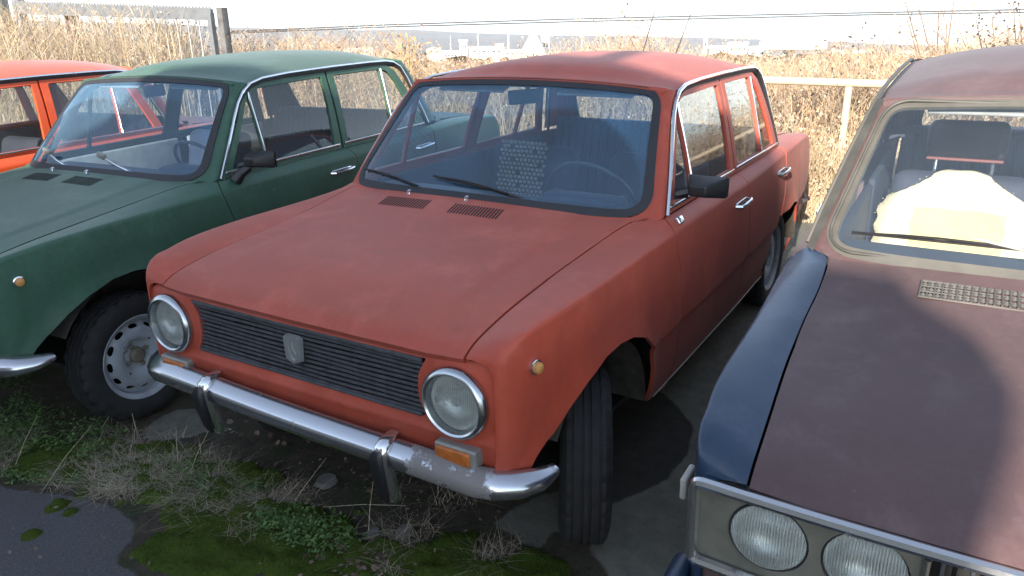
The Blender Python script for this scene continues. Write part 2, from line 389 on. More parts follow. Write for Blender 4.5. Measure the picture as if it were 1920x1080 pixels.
Z_CONC = [zone([(262, 790), (285, 765), (330, 745), (375, 745), (392, 775), (380, 805), (330, 808), (285, 806)]),
          zone([(925, 985), (960, 955), (1010, 930), (1060, 920), (1110, 1000), (1090, 1010), (1040, 995), (1015, 1028), (985, 1020), (960, 1000)]),
          zone([(1090, 1030), (1130, 1020), (1128, 960), (1170, 930), (1150, 800), (1200, 690), (1300, 590), (1400, 520), (1500, 430), (1640, 400), (1700, 900), (1500, 1300), (1250, 1200), (1150, 1085), (1130, 1060)])]
Z_OIL = zone([(1150, 770), (1180, 745), (1240, 735), (1275, 770), (1300, 800), (1290, 850), (1250, 900), (1190, 930), (1150, 945), (1135, 900)])
def axis(a, b, st, far):
    L = []; x = a
    while x < b: L.append(x); x += st
    s = st; v = b
    while v < far: L.append(v); s *= 1.22; v += s
    s = st; v = a
    while v > -far: s *= 1.22; v -= s; L.insert(0, v)
    return L
XS = axis(-1.6, 1.6, .035, 3600); YS = axis(-2.8, 1.9, .035, 3600)
XS = [x for x in XS if x < 400]
vs = [(x, y, gz(x, y)) for x in XS for y in YS]; ny = len(YS)
m = MB(); m.add(vs, [(i*ny+j, (i+1)*ny+j, (i+1)*ny+j+1, i*ny+j+1) for i in range(len(XS)-1) for j in range(ny-1)])
g = NG('yard_ground')
at_ = g.n("ShaderNodeVertexColor", layer_name="zone"); sc_ = g.n("ShaderNodeSeparateColor"); g.l(at_.outputs[0], sc_.inputs[0])
def brk(o, k=.7):
    a = g.n("ShaderNodeMath", operation='ADD'); g.l(o, a.inputs[0]); b = g.n("ShaderNodeMath", operation='MULTIPLY_ADD'); g.l(g.noise(9, 6, .75), b.inputs[0]); b.inputs[1].default_value = k; b.inputs[2].default_value = -k/2; g.l(b.outputs[0], a.inputs[1])
    return g.ramp(a.outputs[0], .44, .56)
fine = g.noise(160, 3, .8); med = g.noise(14, 6, .7); big = g.noise(1.3, 4)
asph = g.mix(g.ramp(fine, .3, .75), (.055, .054, .058), (.135, .132, .136)); asph = g.mix(g.ramp(g.noise(330, 1, .5), .66, .72), asph, (.22, .22, .22))
conc = g.mix(g.ramp(med, .3, .7), (.10, .105, .085), (.19, .185, .155)); conc = g.mix(g.ramp(fine, .6, .8), conc, (.26, .25, .22))
oil = g.mix(g.ramp(med, .35, .65), (.010, .010, .009), (.028, .028, .024))
soil = g.mix(g.ramp(med, .3, .7), (.020, .016, .010), (.068, .054, .034)); soil = g.mix(g.ramp(g.noise(5, 5, .7), .52, .62), soil, (.024, .034, .008)); soil = g.mix(g.ramp(fine, .55, .75), soil, (.11, .09, .06)); soil = g.mix(g.ramp(g.noise(45, 4, .8), .58, .66), soil, (.010, .008, .006))
dry = g.mix(g.ramp(med, .3, .7), (.14, .105, .065), (.26, .20, .125)); dry = g.mix(g.ramp(g.noise(.02, 5, .7), .45, .6), dry, (.13, .115, .085))
c_ = g.mix(brk(sc_.outputs[0]), soil, asph); c_ = g.mix(brk(sc_.outputs[1]), c_, conc); c_ = g.mix(brk(sc_.outputs[2], .4), c_, oil)
px_ = g.n("ShaderNodeSeparateXYZ"); g.l(g.tc.outputs["Object"], px_.inputs[0])
c_ = g.mix(g.ramp(px_.outputs[0], 0, 1), c_, c_)
mr = g.n("ShaderNodeMapRange", i_1=-4.2, i_2=-5.2); g.l(px_.outputs[0], mr.inputs[0]); c_ = g.mix(mr.outputs[0], c_, dry)
g.set(Base_Color=c_, Roughness=.88); g.bump(g.noise(60, 6, .8), .8, .012)
go = m.build('ground', g.m); tag(go, kind='structure')
ca = go.data.color_attributes.new("zone", 'FLOAT_COLOR', 'POINT')
fl = []
for (x, y, z) in vs:
    a = b = c = 0.
    if -2 < x < 3 and -4 < y < 4:
        sdf = lambda L: max(0, min(1, .5+(segd((x, y), L)*(1 if inpoly((x, y), L) else -1))/.09))
        a = sdf(Z_ASPH); b = max(sdf(q) for q in Z_CONC); c = sdf(Z_OIL)
    elif x > 1 : a = 1
    elif x > -5: b = .8
    fl += [a, b, c, 1.]
ca.data.foreach_set("color", fl)
# hills
m = MB(); vs = []; N = 160
prof = pchip([(-20, .062), (0, .052), (400, .048), (650, .030), (700, .027), (820, .015), (900, .0175), (960, .019), (1100, .021), (1300, .026), (1500, .031), (1700, .034), (1920, .038), (2300, .04)])
pr2 = pchip([(-300, 35), (300, 45), (560, 55), (770, 56), (860, 60), (960, 64), (1300, 70), (1500, 76), (1920, 90), (2500, 95)])
for i in range(N+1):
    px = -500+3100*i/N; y_ = pr2(px)+2.2*(fbm(px/60, .5, 3)-.5)*2
    for k, (D, f) in enumerate(((1500, 0), (1700, .35), (2000, .75), (2400, 1.), (2900, .6))):
        top = at(px, y_, 2400); d = ray(px, y_); h = hypot(d.x, d.y); x = CAMP.x+d.x/h*D; y = CAMP.y+d.y/h*D
        zb = gz(x, y)-3; zt = CAMP.z+d.z/h*2400
        vs.append((x, y, zb+(zt-zb)*f*(1+.06*(fbm(px/25, k*3, 9)-.5)*(f < 1))))
m.add(vs, [(i*5+k, (i+1)*5+k, (i+1)*5+k+1, i*5+k+1) for i in range(N) for k in range(4)])
g = NG('wooded_hill'); g.set(Base_Color=g.mix(g.ramp(g.noise(.012, 5, .7), .35, .65), (.045, .05, .04), (.11, .10, .075)), Roughness=.95)
tag(m.build('hills', g.m), kind='structure')
# added unseen slab behind the camera, top cut so its shadow shades the row
SIL = [(-14, 3.0), (-2.3, 3.0), (-1.75, 3.3), (-1.1, 3.75), (-.98, 4.08), (-.5, 4.18), (.08, 4.1), (.4, 4.35), (.73, 4.6), (1.1, 4.4), (1.46, 4.33), (1.47, 5.3), (1.55, 5.3), (1.56, 4.3), (1.9, 4.2), (2.2, 4.15), (2.28, 3.95), (2.33, 3.55), (2.45, 3.47), (2.68, 3.47), (2.73, 3.40), (2.85, 3.33), (2.90, 3.22), (2.87, 3.12), (2.79, 2.95), (2.80, 1.5), (2.80, -.05), (-14, -.05)]
m = MB(); n = len(SIL)
m.add([(7.0, y, z) for y, z in SIL]+[(7.25, y, z) for y, z in SIL], [tuple(range(n)), tuple(range(2*n-1, n-1, -1))]+[(i, (i+1) % n, n+(i+1) % n, n+i) for i in range(n)])
tag(m.build('shade_blocker', simple('blocker_grey', (.30, .28, .25), .9, var=.2, scale=2), smooth=False), 'added unseen slab behind the camera, outline cut to cast the shade', 'wall')

# ------------------------------------------------------------------ saloon body surfaces (car frame: x forward from the front axle, y to the car's left, z up)
f_zc = pchip([(-3.30, .885), (-3.0, .905), (-2.7, .918), (-2.2, .912), (-1.5, .900), (-.5, .899), (0, .897), (.2, .893), (.35, .885), (.45, .872)])
f_yc = pchip([(-3.30, .715), (-3.0, .745), (-2.7, .768), (-2.2, .785), (-1.5, .795), (-.5, .792), (0, .790), (.2, .784), (.35, .770), (.45, .752)])
f_zi = pchip([(-3.30, .885), (-3.0, .915), (-2.7, .935), (-2.43, .945), (-2.2, .944), (-1.0, .941), (-.55, .940), (-.44, .943), (-.355, .936), (-.154, .911), (.107, .884), (.33, .862), (.457, .842)])
f_yi = pchip([(-3.30, .60), (-2.75, .62), (-2.5, .68), (-2.35, .722), (-2.1, .733), (-.6, .737), (-.549, .734), (-.44, .662), (-.355, .648), (-.154, .628), (.107, .616), (.45, .616)])
NOSE = .45
STR = lambda x: x*1.10 if x > 0 else x
def warp(q):     # the four-lamp body has a straighter bonnet edge and a narrower wing top
    x, y, z = q; b = exp(-((x-.05)/.36)**2); a = abs(y)
    k = a/.62*.030 if a < .62 else .030-.052*min(1, (a-.62)/.16)
    return (STR(x), y+(1 if y > 0 else -1)*b*k, z)
NL = .19
def nose(u):
    if u <= NOSE: return u, 0.
    th = min(1., (u-NOSE)/NL)*pi/2
    return NOSE+.118*sin(th), 1-cos(th)
WT = .17
ARF = [(-.335, .20), (-.335, .33), (-.325, .45), (-.275, .552), (-.191, .622), (-.073, .667), (.03, .683), (.13, .678), (.24, .642), (.33, .594), (.40, .545), (.46, .495), (.50, .45)]
ARR = [(-2.09, .22), (-2.11, .33), (-2.17, .45), (-2.27, .54), (-2.40, .59), (-2.53, .60), (-2.66, .575), (-2.77, .50), (-2.84, .39), (-2.86, .27), (-2.86, .2)]
f_tuck = pchip([(.20, -.052), (.30, -.020), (.40, 0.), (.535, .012), (.545, .022), (.62, .022), (.75, .017), (.90, 0.)])
def body(u, v):
    x, nr = nose(u)
    zc = f_zc(x)-.075*nr; yc = f_yc(x)-.052*nr
    zi = f_zn(x)-.001 if x > -.44 else f_zi(x); yi = f_yi(x)
    r = .010+.036*nr
    W_ = hypot(yc-yi, zc-zi)
    def side(z):
        t = f_tuck(z)*(1-.9*max(0, min(1, (x-.2)/.36)))
        lo = max(0., (.52-z))*.10*max(0, min(1, (x-.15)/.3))
        y = yc+t-lo
        if z < .72:
            d = min(segd((x, z), ARF, False) if x > -.9 else 9, segd((x, z), ARR, False) if x < -1.6 else 9)
            if d < .12: y += .014*exp(-(d/.028)**2)
        return y
    def top(q): return (yc+(yi-yc)*q, zc+(zi-zc)*q+.008*4*q*(1-q)*(1-nr))
    if v <= -r: return (x, side(zc+v), zc+v)
    vr = r/W_*WT
    if v >= vr: y, z = top(v/WT); return (x, y, z)
    t = (v+r)/(r+vr); a = (side(zc-r), zc-r); b = (side(zc), zc); c = top(r/W_)
    y = a[0]*(1-t)**2+b[0]*2*t*(1-t)+c[0]*t*t; z = a[1]*(1-t)**2+b[1]*2*t*(1-t)+c[1]*t*t
    return (x, y, z)
def xz(L): return [(x, z-(f_zc(nose(x)[0])-.075*nose(x)[1])) for x, z in L]
ROWS = (-.34, -.355, -.365, -.045, -.025, -.016, -.008, 0, .006, .012, .02, .032)
NCOL = [NOSE+NL*k/8 for k in range(1, 8)]
GAPF = [(-.545, .965), (-.513, .899), (-.535, .80), (-.556, .72), (-.592, .538), (-.618, .337), (-.622, .235)]
f_zn = pchip([(-.47, .943), (-.44, .943), (-.355, .936), (-.154, .911), (.107, .884), (.33, .862), (.457, .842), (.53, .824), (.562, .807), (.580, .795)])
def hood(x, y):
    q = hood0(x, y)
    return q
def hood0(x, y):
    xx = x-.018*(1-(y/.62)**2) if x > .3 else x
    cr = .016*(1-(min(1, abs(y)/.63))**2)*max(0, min(1, (.58-x)/.25))
    t = max(0, min(1, (.475-abs(y))/.02)); t = t*t*(3-2*t)
    return (x, y, f_zn(xx)+cr+.004*t*max(0, min(1, (.45-x)/.2)))
# windscreen surface, s across (metres at the base), t up (metres)
WH = .56
def wsb_x(s): s = min(1.1, abs(s)); return -.418-.088*s**7
def screen(sx, t, off=0.):
    s = sx/.705; k = t/WH
    b = Vector((wsb_x(s), .705*s, .948)); tp = Vector((-.843-.012*abs(s)**7, .594*s, 1.392-.026*s*s))
    p = b.lerp(tp, k); p.x += .018*4*k*(1-k)*.5
    if off: p += Vector((.78, 0, .62))*off
    return (p.x, p.y, p.z)
def rscreen(sx, t, off=0.):
    s = sx/.63; k = t/.42
    b = Vector((-2.600+.06*abs(s)**4, .63*s, .955)); tp = Vector((-2.325+.03*abs(s)**4, .575*s, 1.385-.03*s*s))
    p = b.lerp(tp, k)
    if off: p += Vector((-.8, 0, .5))*off
    return (p.x, p.y, p.z)
f_rc = pchip([(-2.36, 1.375), (-2.25, 1.418), (-2.0, 1.452), (-1.6, 1.466), (-1.2, 1.456), (-1.0, 1.434), (-.82, 1.386)])
f_re = pchip([(-2.34, 1.325), (-2.2, 1.352), (-2.0, 1.371), (-1.5, 1.374), (-1.1, 1.371), (-.95, 1.356), (-.83, 1.345)])
f_ry = pchip([(-2.36, .582), (-2.2, .607), (-1.9, .613), (-1.1, .613), (-.95, .612), (-.83, .602)])
def roof(u, v, dz=0.):
    # u metres from front (0) to rear, v in -1..1
    q = u/1.5
    xf = -.838-.008*abs(v)**6; xr = -2.335+.04*abs(v)**4
    x = xf+(xr-xf)*q
    a = abs(v)
    zc = f_rc(x); ze = f_re(x)
    if q < .12:
        k = q/.12; zc = (1.389)*(1-k)+zc*k if k < 1 else zc; ze = 1.362*(1-k)+ze*k
    y = f_ry(x)*v
    z = ze+(zc-ze)*(1-a**2.4)*(1-.12*a**8)
    if a > .93: z -= .9*(a-.93)**2
    return (x, y, z-dz)
def gside(x, z, off=0.):
    k = (z-.945)/.42
    return (x, .737-.123*k+.010*4*k*(1-k)+off, z)
DRIP = [(-.560, .742, .943), (-.625, .722, 1.03), (-.698, .697, 1.124), (-.755, .676, 1.20), (-.812, .656, 1.268), (-.865, .642, 1.315), (-.932, .632, 1.350), (-1.02, .627, 1.368), (-1.2, .625, 1.377), (-1.55, .626, 1.381), (-1.9, .624, 1.379), (-2.06, .622, 1.374), (-2.14, .622, 1.362), (-2.20, .630, 1.330), (-2.235, .650, 1.26), (-2.27, .678, 1.15), (-2.31, .705, 1.04), (-2.335, .722, .96)]
FD_FRAME = [(-.583, .945), (-.72, 1.118), (-.834, 1.262), (-.885, 1.315), (-.95, 1.345), (-1.06, 1.358), (-1.505, 1.362), (-1.447, .945)]
RD_FRAME = [(-1.462, .945), (-1.520, 1.362), (-1.98, 1.360), (-2.075, 1.350), (-2.135, 1.315), (-2.19, 1.20), (-2.285, .945)]
W_VENT = [(-.650, .975), (-.852, 1.245), (-.897, 1.300), (-.872, .975)]
W_FD = [(-.890, .975), (-.915, 1.308), (-.985, 1.326), (-1.462, 1.336), (-1.400, .975)]
W_RD = [(-1.512, .978), (-1.567, 1.336), (-1.985, 1.334), (-1.935, .978)]
W_RQ = [(-1.957, .978), (-2.010, 1.330), (-2.060, 1.315), (-2.105, 1.255), (-2.205, .978)]
MESH = {}
def cached(key, fn):
    if key not in MESH: MESH[key] = fn()
    return MESH[key]

def wheel(parent, loc, steer, rimmat, side, lift=0., name='wheel', covered=False):
    """axis along local X after turning; outer side +X*side"""
    w = empty(name, loc, (0, 0, pi/2*side+steer), parent)
    def tyre():
        m = MB(); n = 84; R = .288
        prof = [(-.060, .178), (-.068, .193), (-.079, .215), (-.080, .245), (-.072, .268), (-.064, .279), (-.058, .286), (-.046, .288), (-.044, .281), (-.040, .281), (-.038, .2885), (-.016, .2895), (-.014, .282), (-.009, .282), (-.007, .290), (0, .290)]
        prof = prof+[(-a, r) for a, r in prof[::-1][1:]]
        vs = []; fs = []
        for j, (a, r) in enumerate(prof):
            for k in range(n):
                t = 2*pi*k/n; rr = r
                if .262 < r < .2887 and abs(a) > .045 and k % 3 == 0: rr -= .010
                if r > .284 and abs(a) < .045 and k % 3 == 1 and r != .281: rr -= .003
                fl_ = 0
                y, z = rr*cos(t), rr*sin(t)
                if z < -.279: z = -.279-(abs(z)-.279)*.15
                bul = 1+.10*max(0, (-z-.20)/.08)*(1 if abs(a) > .05 else 0)
                vs.append((a*bul, y, z))
        for i in range(len(prof)-1):
            for k in range(n): fs.append((i*n+k, i*n+(k+1) % n, (i+1)*n+(k+1) % n, (i+1)*n+k))
        m.add(vs, fs)
        o = m.build('tyre', M['tyre'], w, 30); return o
    if 'tyre' in MESH:
        o = bpy.data.objects.new('tyre', MESH['tyre']); COL.objects.link(o); o.parent = w
    else: MESH['tyre'] = tyre().data
    key = 'rim'+rimmat.name
    if key not in MESH:
        m = MB()
        m.lathe([(.055, .158), (.066, .170), (.070, .176), (.066, .180), (.058, .172), (.050, .160), (.030, .158), (.006, .155), (-.055, .160), (-.065, .175), (-.06, .18)], 48, None)
        pr = pchip([(.03, .018), (.052, .020), (.060, .020), (.068, .040), (.085, .047), (.105, .050), (.125, .046), (.140, .034), (.156, .026)])
        def disc(a, b):
            r = hypot(a, b); return (pr(r), a, b)
        out = [(cos(2*pi*k/60)*.156, sin(2*pi*k/60)*.156) for k in range(60)]
        holes = []
        for k in range(12):
            t = 2*pi*k/12
            hs = []
            for q in range(14):
                p = 2*pi*q/14; hr = .1335+.0085*cos(p); ht = .021*sin(p)/.1335; hs.append((cos(t+ht)*hr, sin(t+ht)*hr))
            holes.append(hs)
        for k in range(4):
            t = 2*pi*(k+.5)/4; holes.append([(cos(t)*.080+.006*cos(p), sin(t)*.080+.006*sin(p)) for p in [2*pi*q/8 for q in range(8)]])
        panel(m, out, disc, .016, holes, fl=.005, estep=.02, inward=Vector((-1, 0, 0)))
        o = m.build('rim', rimmat, w, 40); MESH[key] = o.data
        m = MB(); m.lathe([(.018, .034), (.034, .032), (.040, .024), (.041, .0)], 20)
        for k in range(4):
            t = 2*pi*k/4+.4; m.lathe([(.018, .0095), (.030, .0095), (.034, .006), (.034, 0)], 8, Matrix.Translation((0, cos(t)*.047, sin(t)*.047)))
        o = m.build('hub_cap', M['hub'], w, 30); MESH['hubcap'] = o.data
    else:
        for nm, k in (('rim', key), ('hub_cap', 'hubcap')):
            o = bpy.data.objects.new(nm, MESH[k]); COL.objects.link(o); o.parent = w
    for o_ in w.children:
        if o_.name.startswith('rim') or o_.name.startswith('hub'): o_.scale = (1, 1.085, 1.085)
    m = MB(); m.lathe([(-.056, 0), (-.055, .150), (-.045, .152), (-.045, 0)], 32)
    m.build('brake_drum', M['dark'], w)
    if side < 0 and False: pass
    return w

def build_car(root, P, glass, kind='round', steer=0., wz=(0, 0, 0, 0), rims=None, opt=()):
    """one saloon in the car frame under root; P = paint"""
    rims = rims or [M['rimdirty']]*4
    opt = opt or {}
    hood_p = opt.get('hood', P)
    quad = kind == 'quad'
    # ---- body shell: cowl, fenders, quarters, pillars, roof
    m = MB()
    uf = NOSE+NL
    fen_top = [(uf, WT), (.30, WT), (.0, WT), (-.3, WT), (-.44, WT)]
    zl = lambda x: f_zc(x)
    arf = xz([(-.342, .35)]+ARF[2:])
    gapf = xz([(x+.0025, z) for x, z in GAPF[1:]])
    outl = [(uf, WT), (.45, WT), (0, WT), (-.44, WT), (-.5, WT), (-.5435, WT)] + gapf + xz([(-.43, .272), (-.375, .285)]) + arf + xz([(.52, .43), (.56, .42)]) + [(uf, -.38)]
    outl = [p for p in outl]
    mm = MB()
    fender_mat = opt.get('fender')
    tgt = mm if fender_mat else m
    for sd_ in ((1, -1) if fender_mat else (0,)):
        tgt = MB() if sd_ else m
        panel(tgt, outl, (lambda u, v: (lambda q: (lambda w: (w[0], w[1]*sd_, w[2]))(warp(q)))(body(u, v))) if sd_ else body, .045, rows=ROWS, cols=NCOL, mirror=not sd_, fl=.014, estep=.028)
        if sd_: fo = tgt.build('front_fender', fender_mat, root, 32); fo['label'] = 'front fender coloured dark blue for the sky reflection'
    # rear quarter with deck shoulder
    arr = xz(ARR[1:-1])
    rear_gap = xz([(-2.262, .945+.0), (-2.30, .915), (-2.292, .80), (-2.262, .68), (-2.20, .56)])
    outl = [(-2.30, WT)] + xz([(-2.318, .912), (-2.312, .80), (-2.28, .68), (-2.235, .585)]) + xz(ARR[4:]) + xz([(-2.885, .36), (-3.05, .40), (-3.18, .41), (-3.235, .48), (-3.27, .65), (-3.265, .80), (-3.22, .885)]) + [(-3.22, WT), (-2.9, WT), (-2.5, WT)]
    panel(m, outl, body, .05, rows=ROWS, mirror=True, fl=.014, estep=.035)
    # sill
    sl_ = xz([(-.41, .275), (-.60, .272), (-.63, .272), (-2.02, .262), (-2.10, .30), (-2.10, .240), (-.47, .240), (-.405, .268)])
    panel(m, sl_, lambda u, v: (lambda q: (q[0], q[1]-.010, q[2]))(body(u, v)), .06, mirror=True, fl=.02, estep=.05)
    # cowl between bonnet and windscreen
    def cowl(y, t):
        s = y/.705
        xb = wsb_x(s)+.0; xa = -.405-.03*abs(y/.66)**4 if abs(y) < .66 else -.44
        a = hood(xa-.004, y); b = (xb, y, .950)
        return (a[0]+(b[0]-a[0])*t, y, (a[2]-.002)+(b[2]-a[2]+.002)*t)
    panel(m, [(-.655, 0), (-.33, 0), (0, 0), (.33, 0), (.655, 0), (.70, 1), (.35, 1), (0, 1), (-.35, 1), (-.70, 1)], cowl, .06, fl=0, estep=.05)
    # screen surround filling the corners
    so_ = fillet([(-.697, .008), (.697, .008), (.697, .552), (-.697, .552)], [.10, .10, .085, .085], 8)
    panel(m, [(-.722, -.012), (.722, -.012), (.722, .568), (-.722, .568)], lambda a, b: screen(a, b, -.004), .05, [so_], fl=.02, estep=.04, inward=Vector((-1.5, 0, .7)))
    # A pillars: strip from screen edge to drip line
    drA = [Vector(p) for p in DRIP[:9]]
    def along(L, k):
        ds = [0]
        for i in range(len(L)-1): ds.append(ds[-1]+(L[i+1]-L[i]).length)
        d = k*ds[-1]; i = 0
        while i < len(L)-2 and d > ds[i+1]: i += 1
        return L[i].lerp(L[i+1], min(1, (d-ds[i])/(ds[i+1]-ds[i])))
    dr1 = [Vector((p[0]+.004, p[1]-.008, p[2])) for p in DRIP[:7]]
    def apil(t, w):
        a = Vector(screen(.716, -.012+.575*t, -.004)); b = along(dr1, t); p = a.lerp(b, w); n = Vector((.3, .9, .3)).normalized()
        return tuple(p+n*(.010*4*w*(1-w)))
    panel(m, [(0, 0), (1, 0), (1, 1), (0, 1)], apil, .12, rows=(.25, .5, .75), mirror=True, fl=0, estep=.06)
    # C pillars
    dr2 = [Vector((p[0]-.002, p[1]-.008, p[2])) for p in DRIP[12:]]
    def cpil(t, w):
        a = along(dr2, 1-t); b = Vector(rscreen(.635, .42*t)); p = a.lerp(b, w); n = Vector((-.45, .85, .25)).normalized()
        return tuple(p+n*(.022*4*w*(1-w)))
    panel(m, [(0, 0), (1, 0), (1, 1), (0, 1)], cpil, .12, rows=(.2, .4, .6, .8), mirror=True, fl=0, estep=.06)
    ro_ = fillet([(-.60, .02), (.60, .02), (.60, .40), (-.60, .40)], .07, 6)
    panel(m, [(-.64, -.01), (.64, -.01), (.64, .43), (-.64, .43)], rscreen, .05, [ro_], fl=.015, estep=.04, inward=Vector((-1.5, 0, .7)))
    # roof
    panel(m, [(-.004, -1), (1.5, -1), (1.5, 1), (-.004, 1)], roof, .07, fl=.02, rows=(-.985, -.96, -.93, .93, .96, .985), cols=(.02, .04, .08, .12), estep=.05)
    # rear deck strip and tail panel
    def deck(x, y):
        k = min(1, abs(y)/f_yi(x)); return (x, y, f_zi(x)+.012*(1-k*k))
    panel(m, [(-2.50, -.66), (-2.50, .66), (-2.585, .655), (-2.655, .60), (-2.655, -.60), (-2.585, -.655)], deck, .06, fl=0)
    panel(m, [(-.60, .32), (.60, .32), (.705, .36), (.715, .60), (.70, .86), (.60, .885), (-.60, .885), (-.70, .86), (-.715, .60), (-.705, .36)], lambda y, z: (-3.235-.03*(1-((z-.62)/.3)**2), y, z), .08, fl=.01)
    # B pillar strips behind the door frames, and inner roof rails
    for sd in (1, -1):
        m.add([(gside(x, z, -.014)[0], gside(x, z, -.014)[1]*sd, z) for x, z in ((-1.42, .93), (-1.485, .93), (-1.545, 1.37), (-1.48, 1.37))], [(0, 1, 2, 3)])
    # nose panel (fascia)
    if not quad:
        def fascia(y, z):
            x = .566+.012*(1-(y/.66)**2)-.25*max(0, .55-z)**1.2-.5*max(0, z-.775)
            x += .005*exp(-((z-.562)/.012)**2)-.006*max(0, min(1, (z-.562)/.03))
            rr = min(hypot(y-.586, z-.671), hypot(y+.586, z-.671))
            if rr < .13: x += .010*exp(-((rr-.09)/.03)**2)
            return (x, y, z)
        hl = [[(s*.586+.086*cos(2*pi*k/28), .671+.086*sin(2*pi*k/28)) for k in range(28)] for s in (1, -1)]
        gr = fillet([(-.478, .596), (.478, .596), (.452, .64), (.452, .72), (.485, .772), (-.485, .772), (-.452, .72), (-.452, .64)], [.01, .01, .03, .03, .008, .008, .03, .03], 4)
        panel(m, fillet([(-.698, .43), (.698, .43), (.704, .60), (.70, .792), (-.70, .792), (-.704, .60)], [.05, .05, .02, .05, .05, .02], 5), fascia, .045, hl+[gr], fl=.03, estep=.03, rows=(.536, .550, .556, .562, .568, .576, .588), inward=Vector((0, 0, .7)))
    bodyo = m.build('body', P, root, 32)
    # dark structure under the skin so that no daylight leaks through the gaps
    m = MB()
    m.box((-1.45, 0, .235), (3.3, 1.30, .02)); m.box((-.60, 0, .55), (.03, 1.40, .60)); m.box((.50, 0, .55), (.02, 1.10, .28))
    m.box((-2.30, 0, .52), (.03, 1.2, .5))
    for s in (1, -1):
        for cx_, r_ in ((.03, .375), (-2.46, .385)):
            a0 = .55 if cx_ > -1 else 0.; L = [(cx_+r_*cos(a0+(pi-a0)*k/16), .30+r_*.96*sin(a0+(pi-a0)*k/16)) for k in range(17)]
            vs = [(x, s*.772, z) for x, z in L]+[(x, s*.47, z) for x, z in L]; m3 = MB(); m3.add(vs, [(i, i+1, 17+i+1, 17+i) for i in range(16)])
            m3.add([(x, s*.47, z) for x, z in L], [tuple(range(17))]); m3.build('wheel_housing', M['mud'], root)
        m.box((-1.3, s*.68, .26), (1.6, .10, .05))
        m.box((0, s*.50, .28), (.10, .14, .05)); m.tube([(0, s*.30, .22), (0, s*.60, .20)], .02)
        m.tube([(.02, s*.45, .25), (.02, s*.47, .60)], .045, 12)
    m.box((-2.424, 0, .28), (.10, 1.1, .09), bev=.03)
    m.build('underbody', M['dark'], root, 30)
    # ---- bonnet
    m = MB()
    hb = [(.590, 0), (.588, .25), (.582, .50), (.573, .6095), (.45, .6095), (.107, .6095), (-.154, .6215), (-.355, .6415), (-.432, .653), (-.415, .50), (-.404, .25), (-.402, 0)]
    hb = hb+[(x, -y) for x, y in hb[::-1][1:-1]]
    panel(m, hb, (lambda x, y: warp(hood(x, y))) if quad else hood, .05, rows=(-.615, -.5, -.472, -.457, .457, .472, .5, .615), cols=(.46, .48, .50, .515, .53, .545, .555, .565), fl=.022, estep=.03)
    bon = m.build('bonnet', hood_p, root, 30)
    if opt.get('hood'): bon['label'] = 'matt purplish brown bonnet'
    if not quad:
        for yc_ in (-.245, .090):
            m = MB()
            for k in range(17):
                y = yc_+(k-8)*.0133; a = -.243; b = -.338
                q = [hood(a, y+.002), hood(a, y+.009), hood(b, y-.013), hood(b, y-.020)]
                m.add([(p[0], p[1], p[2]+.0012) for p in q], [(0, 1, 2, 3)])
                m.box((( a+b)/2, y+.0, hood(-.29, y)[2]+.0015), (.001, .001, .001))
            v_ = m.build('air_vent', M['seam'], bon, smooth=False)
    # boot lid
    m = MB(); panel(m, fillet([(-2.66, -.598), (-2.66, .598), (-3.20, .585), (-3.235, .57), (-3.235, -.57), (-3.20, -.585)], .01, 2), deck, .07, fl=.02)
    m.build('boot_lid', P, root, 30)
    for s in (1, -1):
        m = MB(); pts = [Vector(body(x, .274-f_zc(x)))+Vector((0, .002, 0)) for x in [-.44-1.62*k/14 for k in range(15)]]
        m.tube([(p.x, p.y*s, p.z) for p in pts], .003, 6); m.build('sill_trim', M['silver'], root)
    # ---- doors
    for s in (1, -1):
        def mir(fn): return lambda u, v: (lambda q: (q[0], q[1]*s, q[2]))(fn(u, v))
        for k, (nm, xg, frame, wins) in enumerate((('front_door', 0, FD_FRAME, (W_VENT, W_FD)), ('rear_door', 1, RD_FRAME, (W_RD, W_RQ)))):
            m = MB()
            if k == 0:
                ol = [(-.549, WT*.98)]+xz([(x-.0025, z) for x, z in GAPF[1:-1]])+xz([(-.626, .276), (-1.00, .270), (-1.496, .266), (-1.497, .60), (-1.490, .88)])+[(-1.462, WT*.98)]
            else:
                ol = [(-1.467, WT*.98)]+xz([(-1.495, .88), (-1.502, .60), (-1.501, .266), (-2.02, .260), (-2.035, .35), (-2.10, .50), (-2.20, .60), (-2.268, .69), (-2.300, .80), (-2.304, .90)])+[(-2.285, WT*.98)]
            panel(m, ol, mir(body), .05, rows=ROWS, fl=.02, estep=.035)
            panel(m, frame, mir(lambda x, z: gside(x, z)), .05, [fillet(w, .015, 3) for w in wins], fl=.016, estep=.04)
            # inner door card
            xs = (-.64, -1.46) if k == 0 else (-1.54, -2.2)
            m2 = MB(); m2.box(((xs[0]+xs[1])/2, s*.672, .66), (xs[0]-xs[1], .03, .56), bev=.012); 
            d = m.build(nm, P, root, 32)
            m2.build('door_card', M['seat' if not opt.get('lightcard') else 'cream'], d)
            for w, gn in zip(wins, ('quarter_window', 'window') if k == 0 else ('window', 'quarter_window')):
                mg = MB(); panel(mg, inset(w, -.004), mir(lambda x, z: gside(x, z, -.010)), .08, fl=0)
                mg.build(gn, M['sideglass'], d)
            # rubber + chrome bars
            mc = MB()
            if k == 0:
                a, b = (-.903, 1.312), (-.880, .972)
                bl = [(-.60, .966), (-1.43, .968)]
            else:
                a, b = (-1.998, 1.335), (-1.946, .975)
                bl = [(-1.475, .968), (-2.27, .970)]
            for (p, q, w_) in ((a, b, .009),):
                A = Vector(gside(p[0], p[1], .004)); B = Vector(gside(q[0], q[1], .004))
                for v in (A, B): v.y *= s
                mc.tube([A, B], w_*.62, 6, flat=1.)
            A = Vector(gside(*bl[0], .006)); B = Vector(gside(*bl[1], .006))
            for v in (A, B): v.y *= s
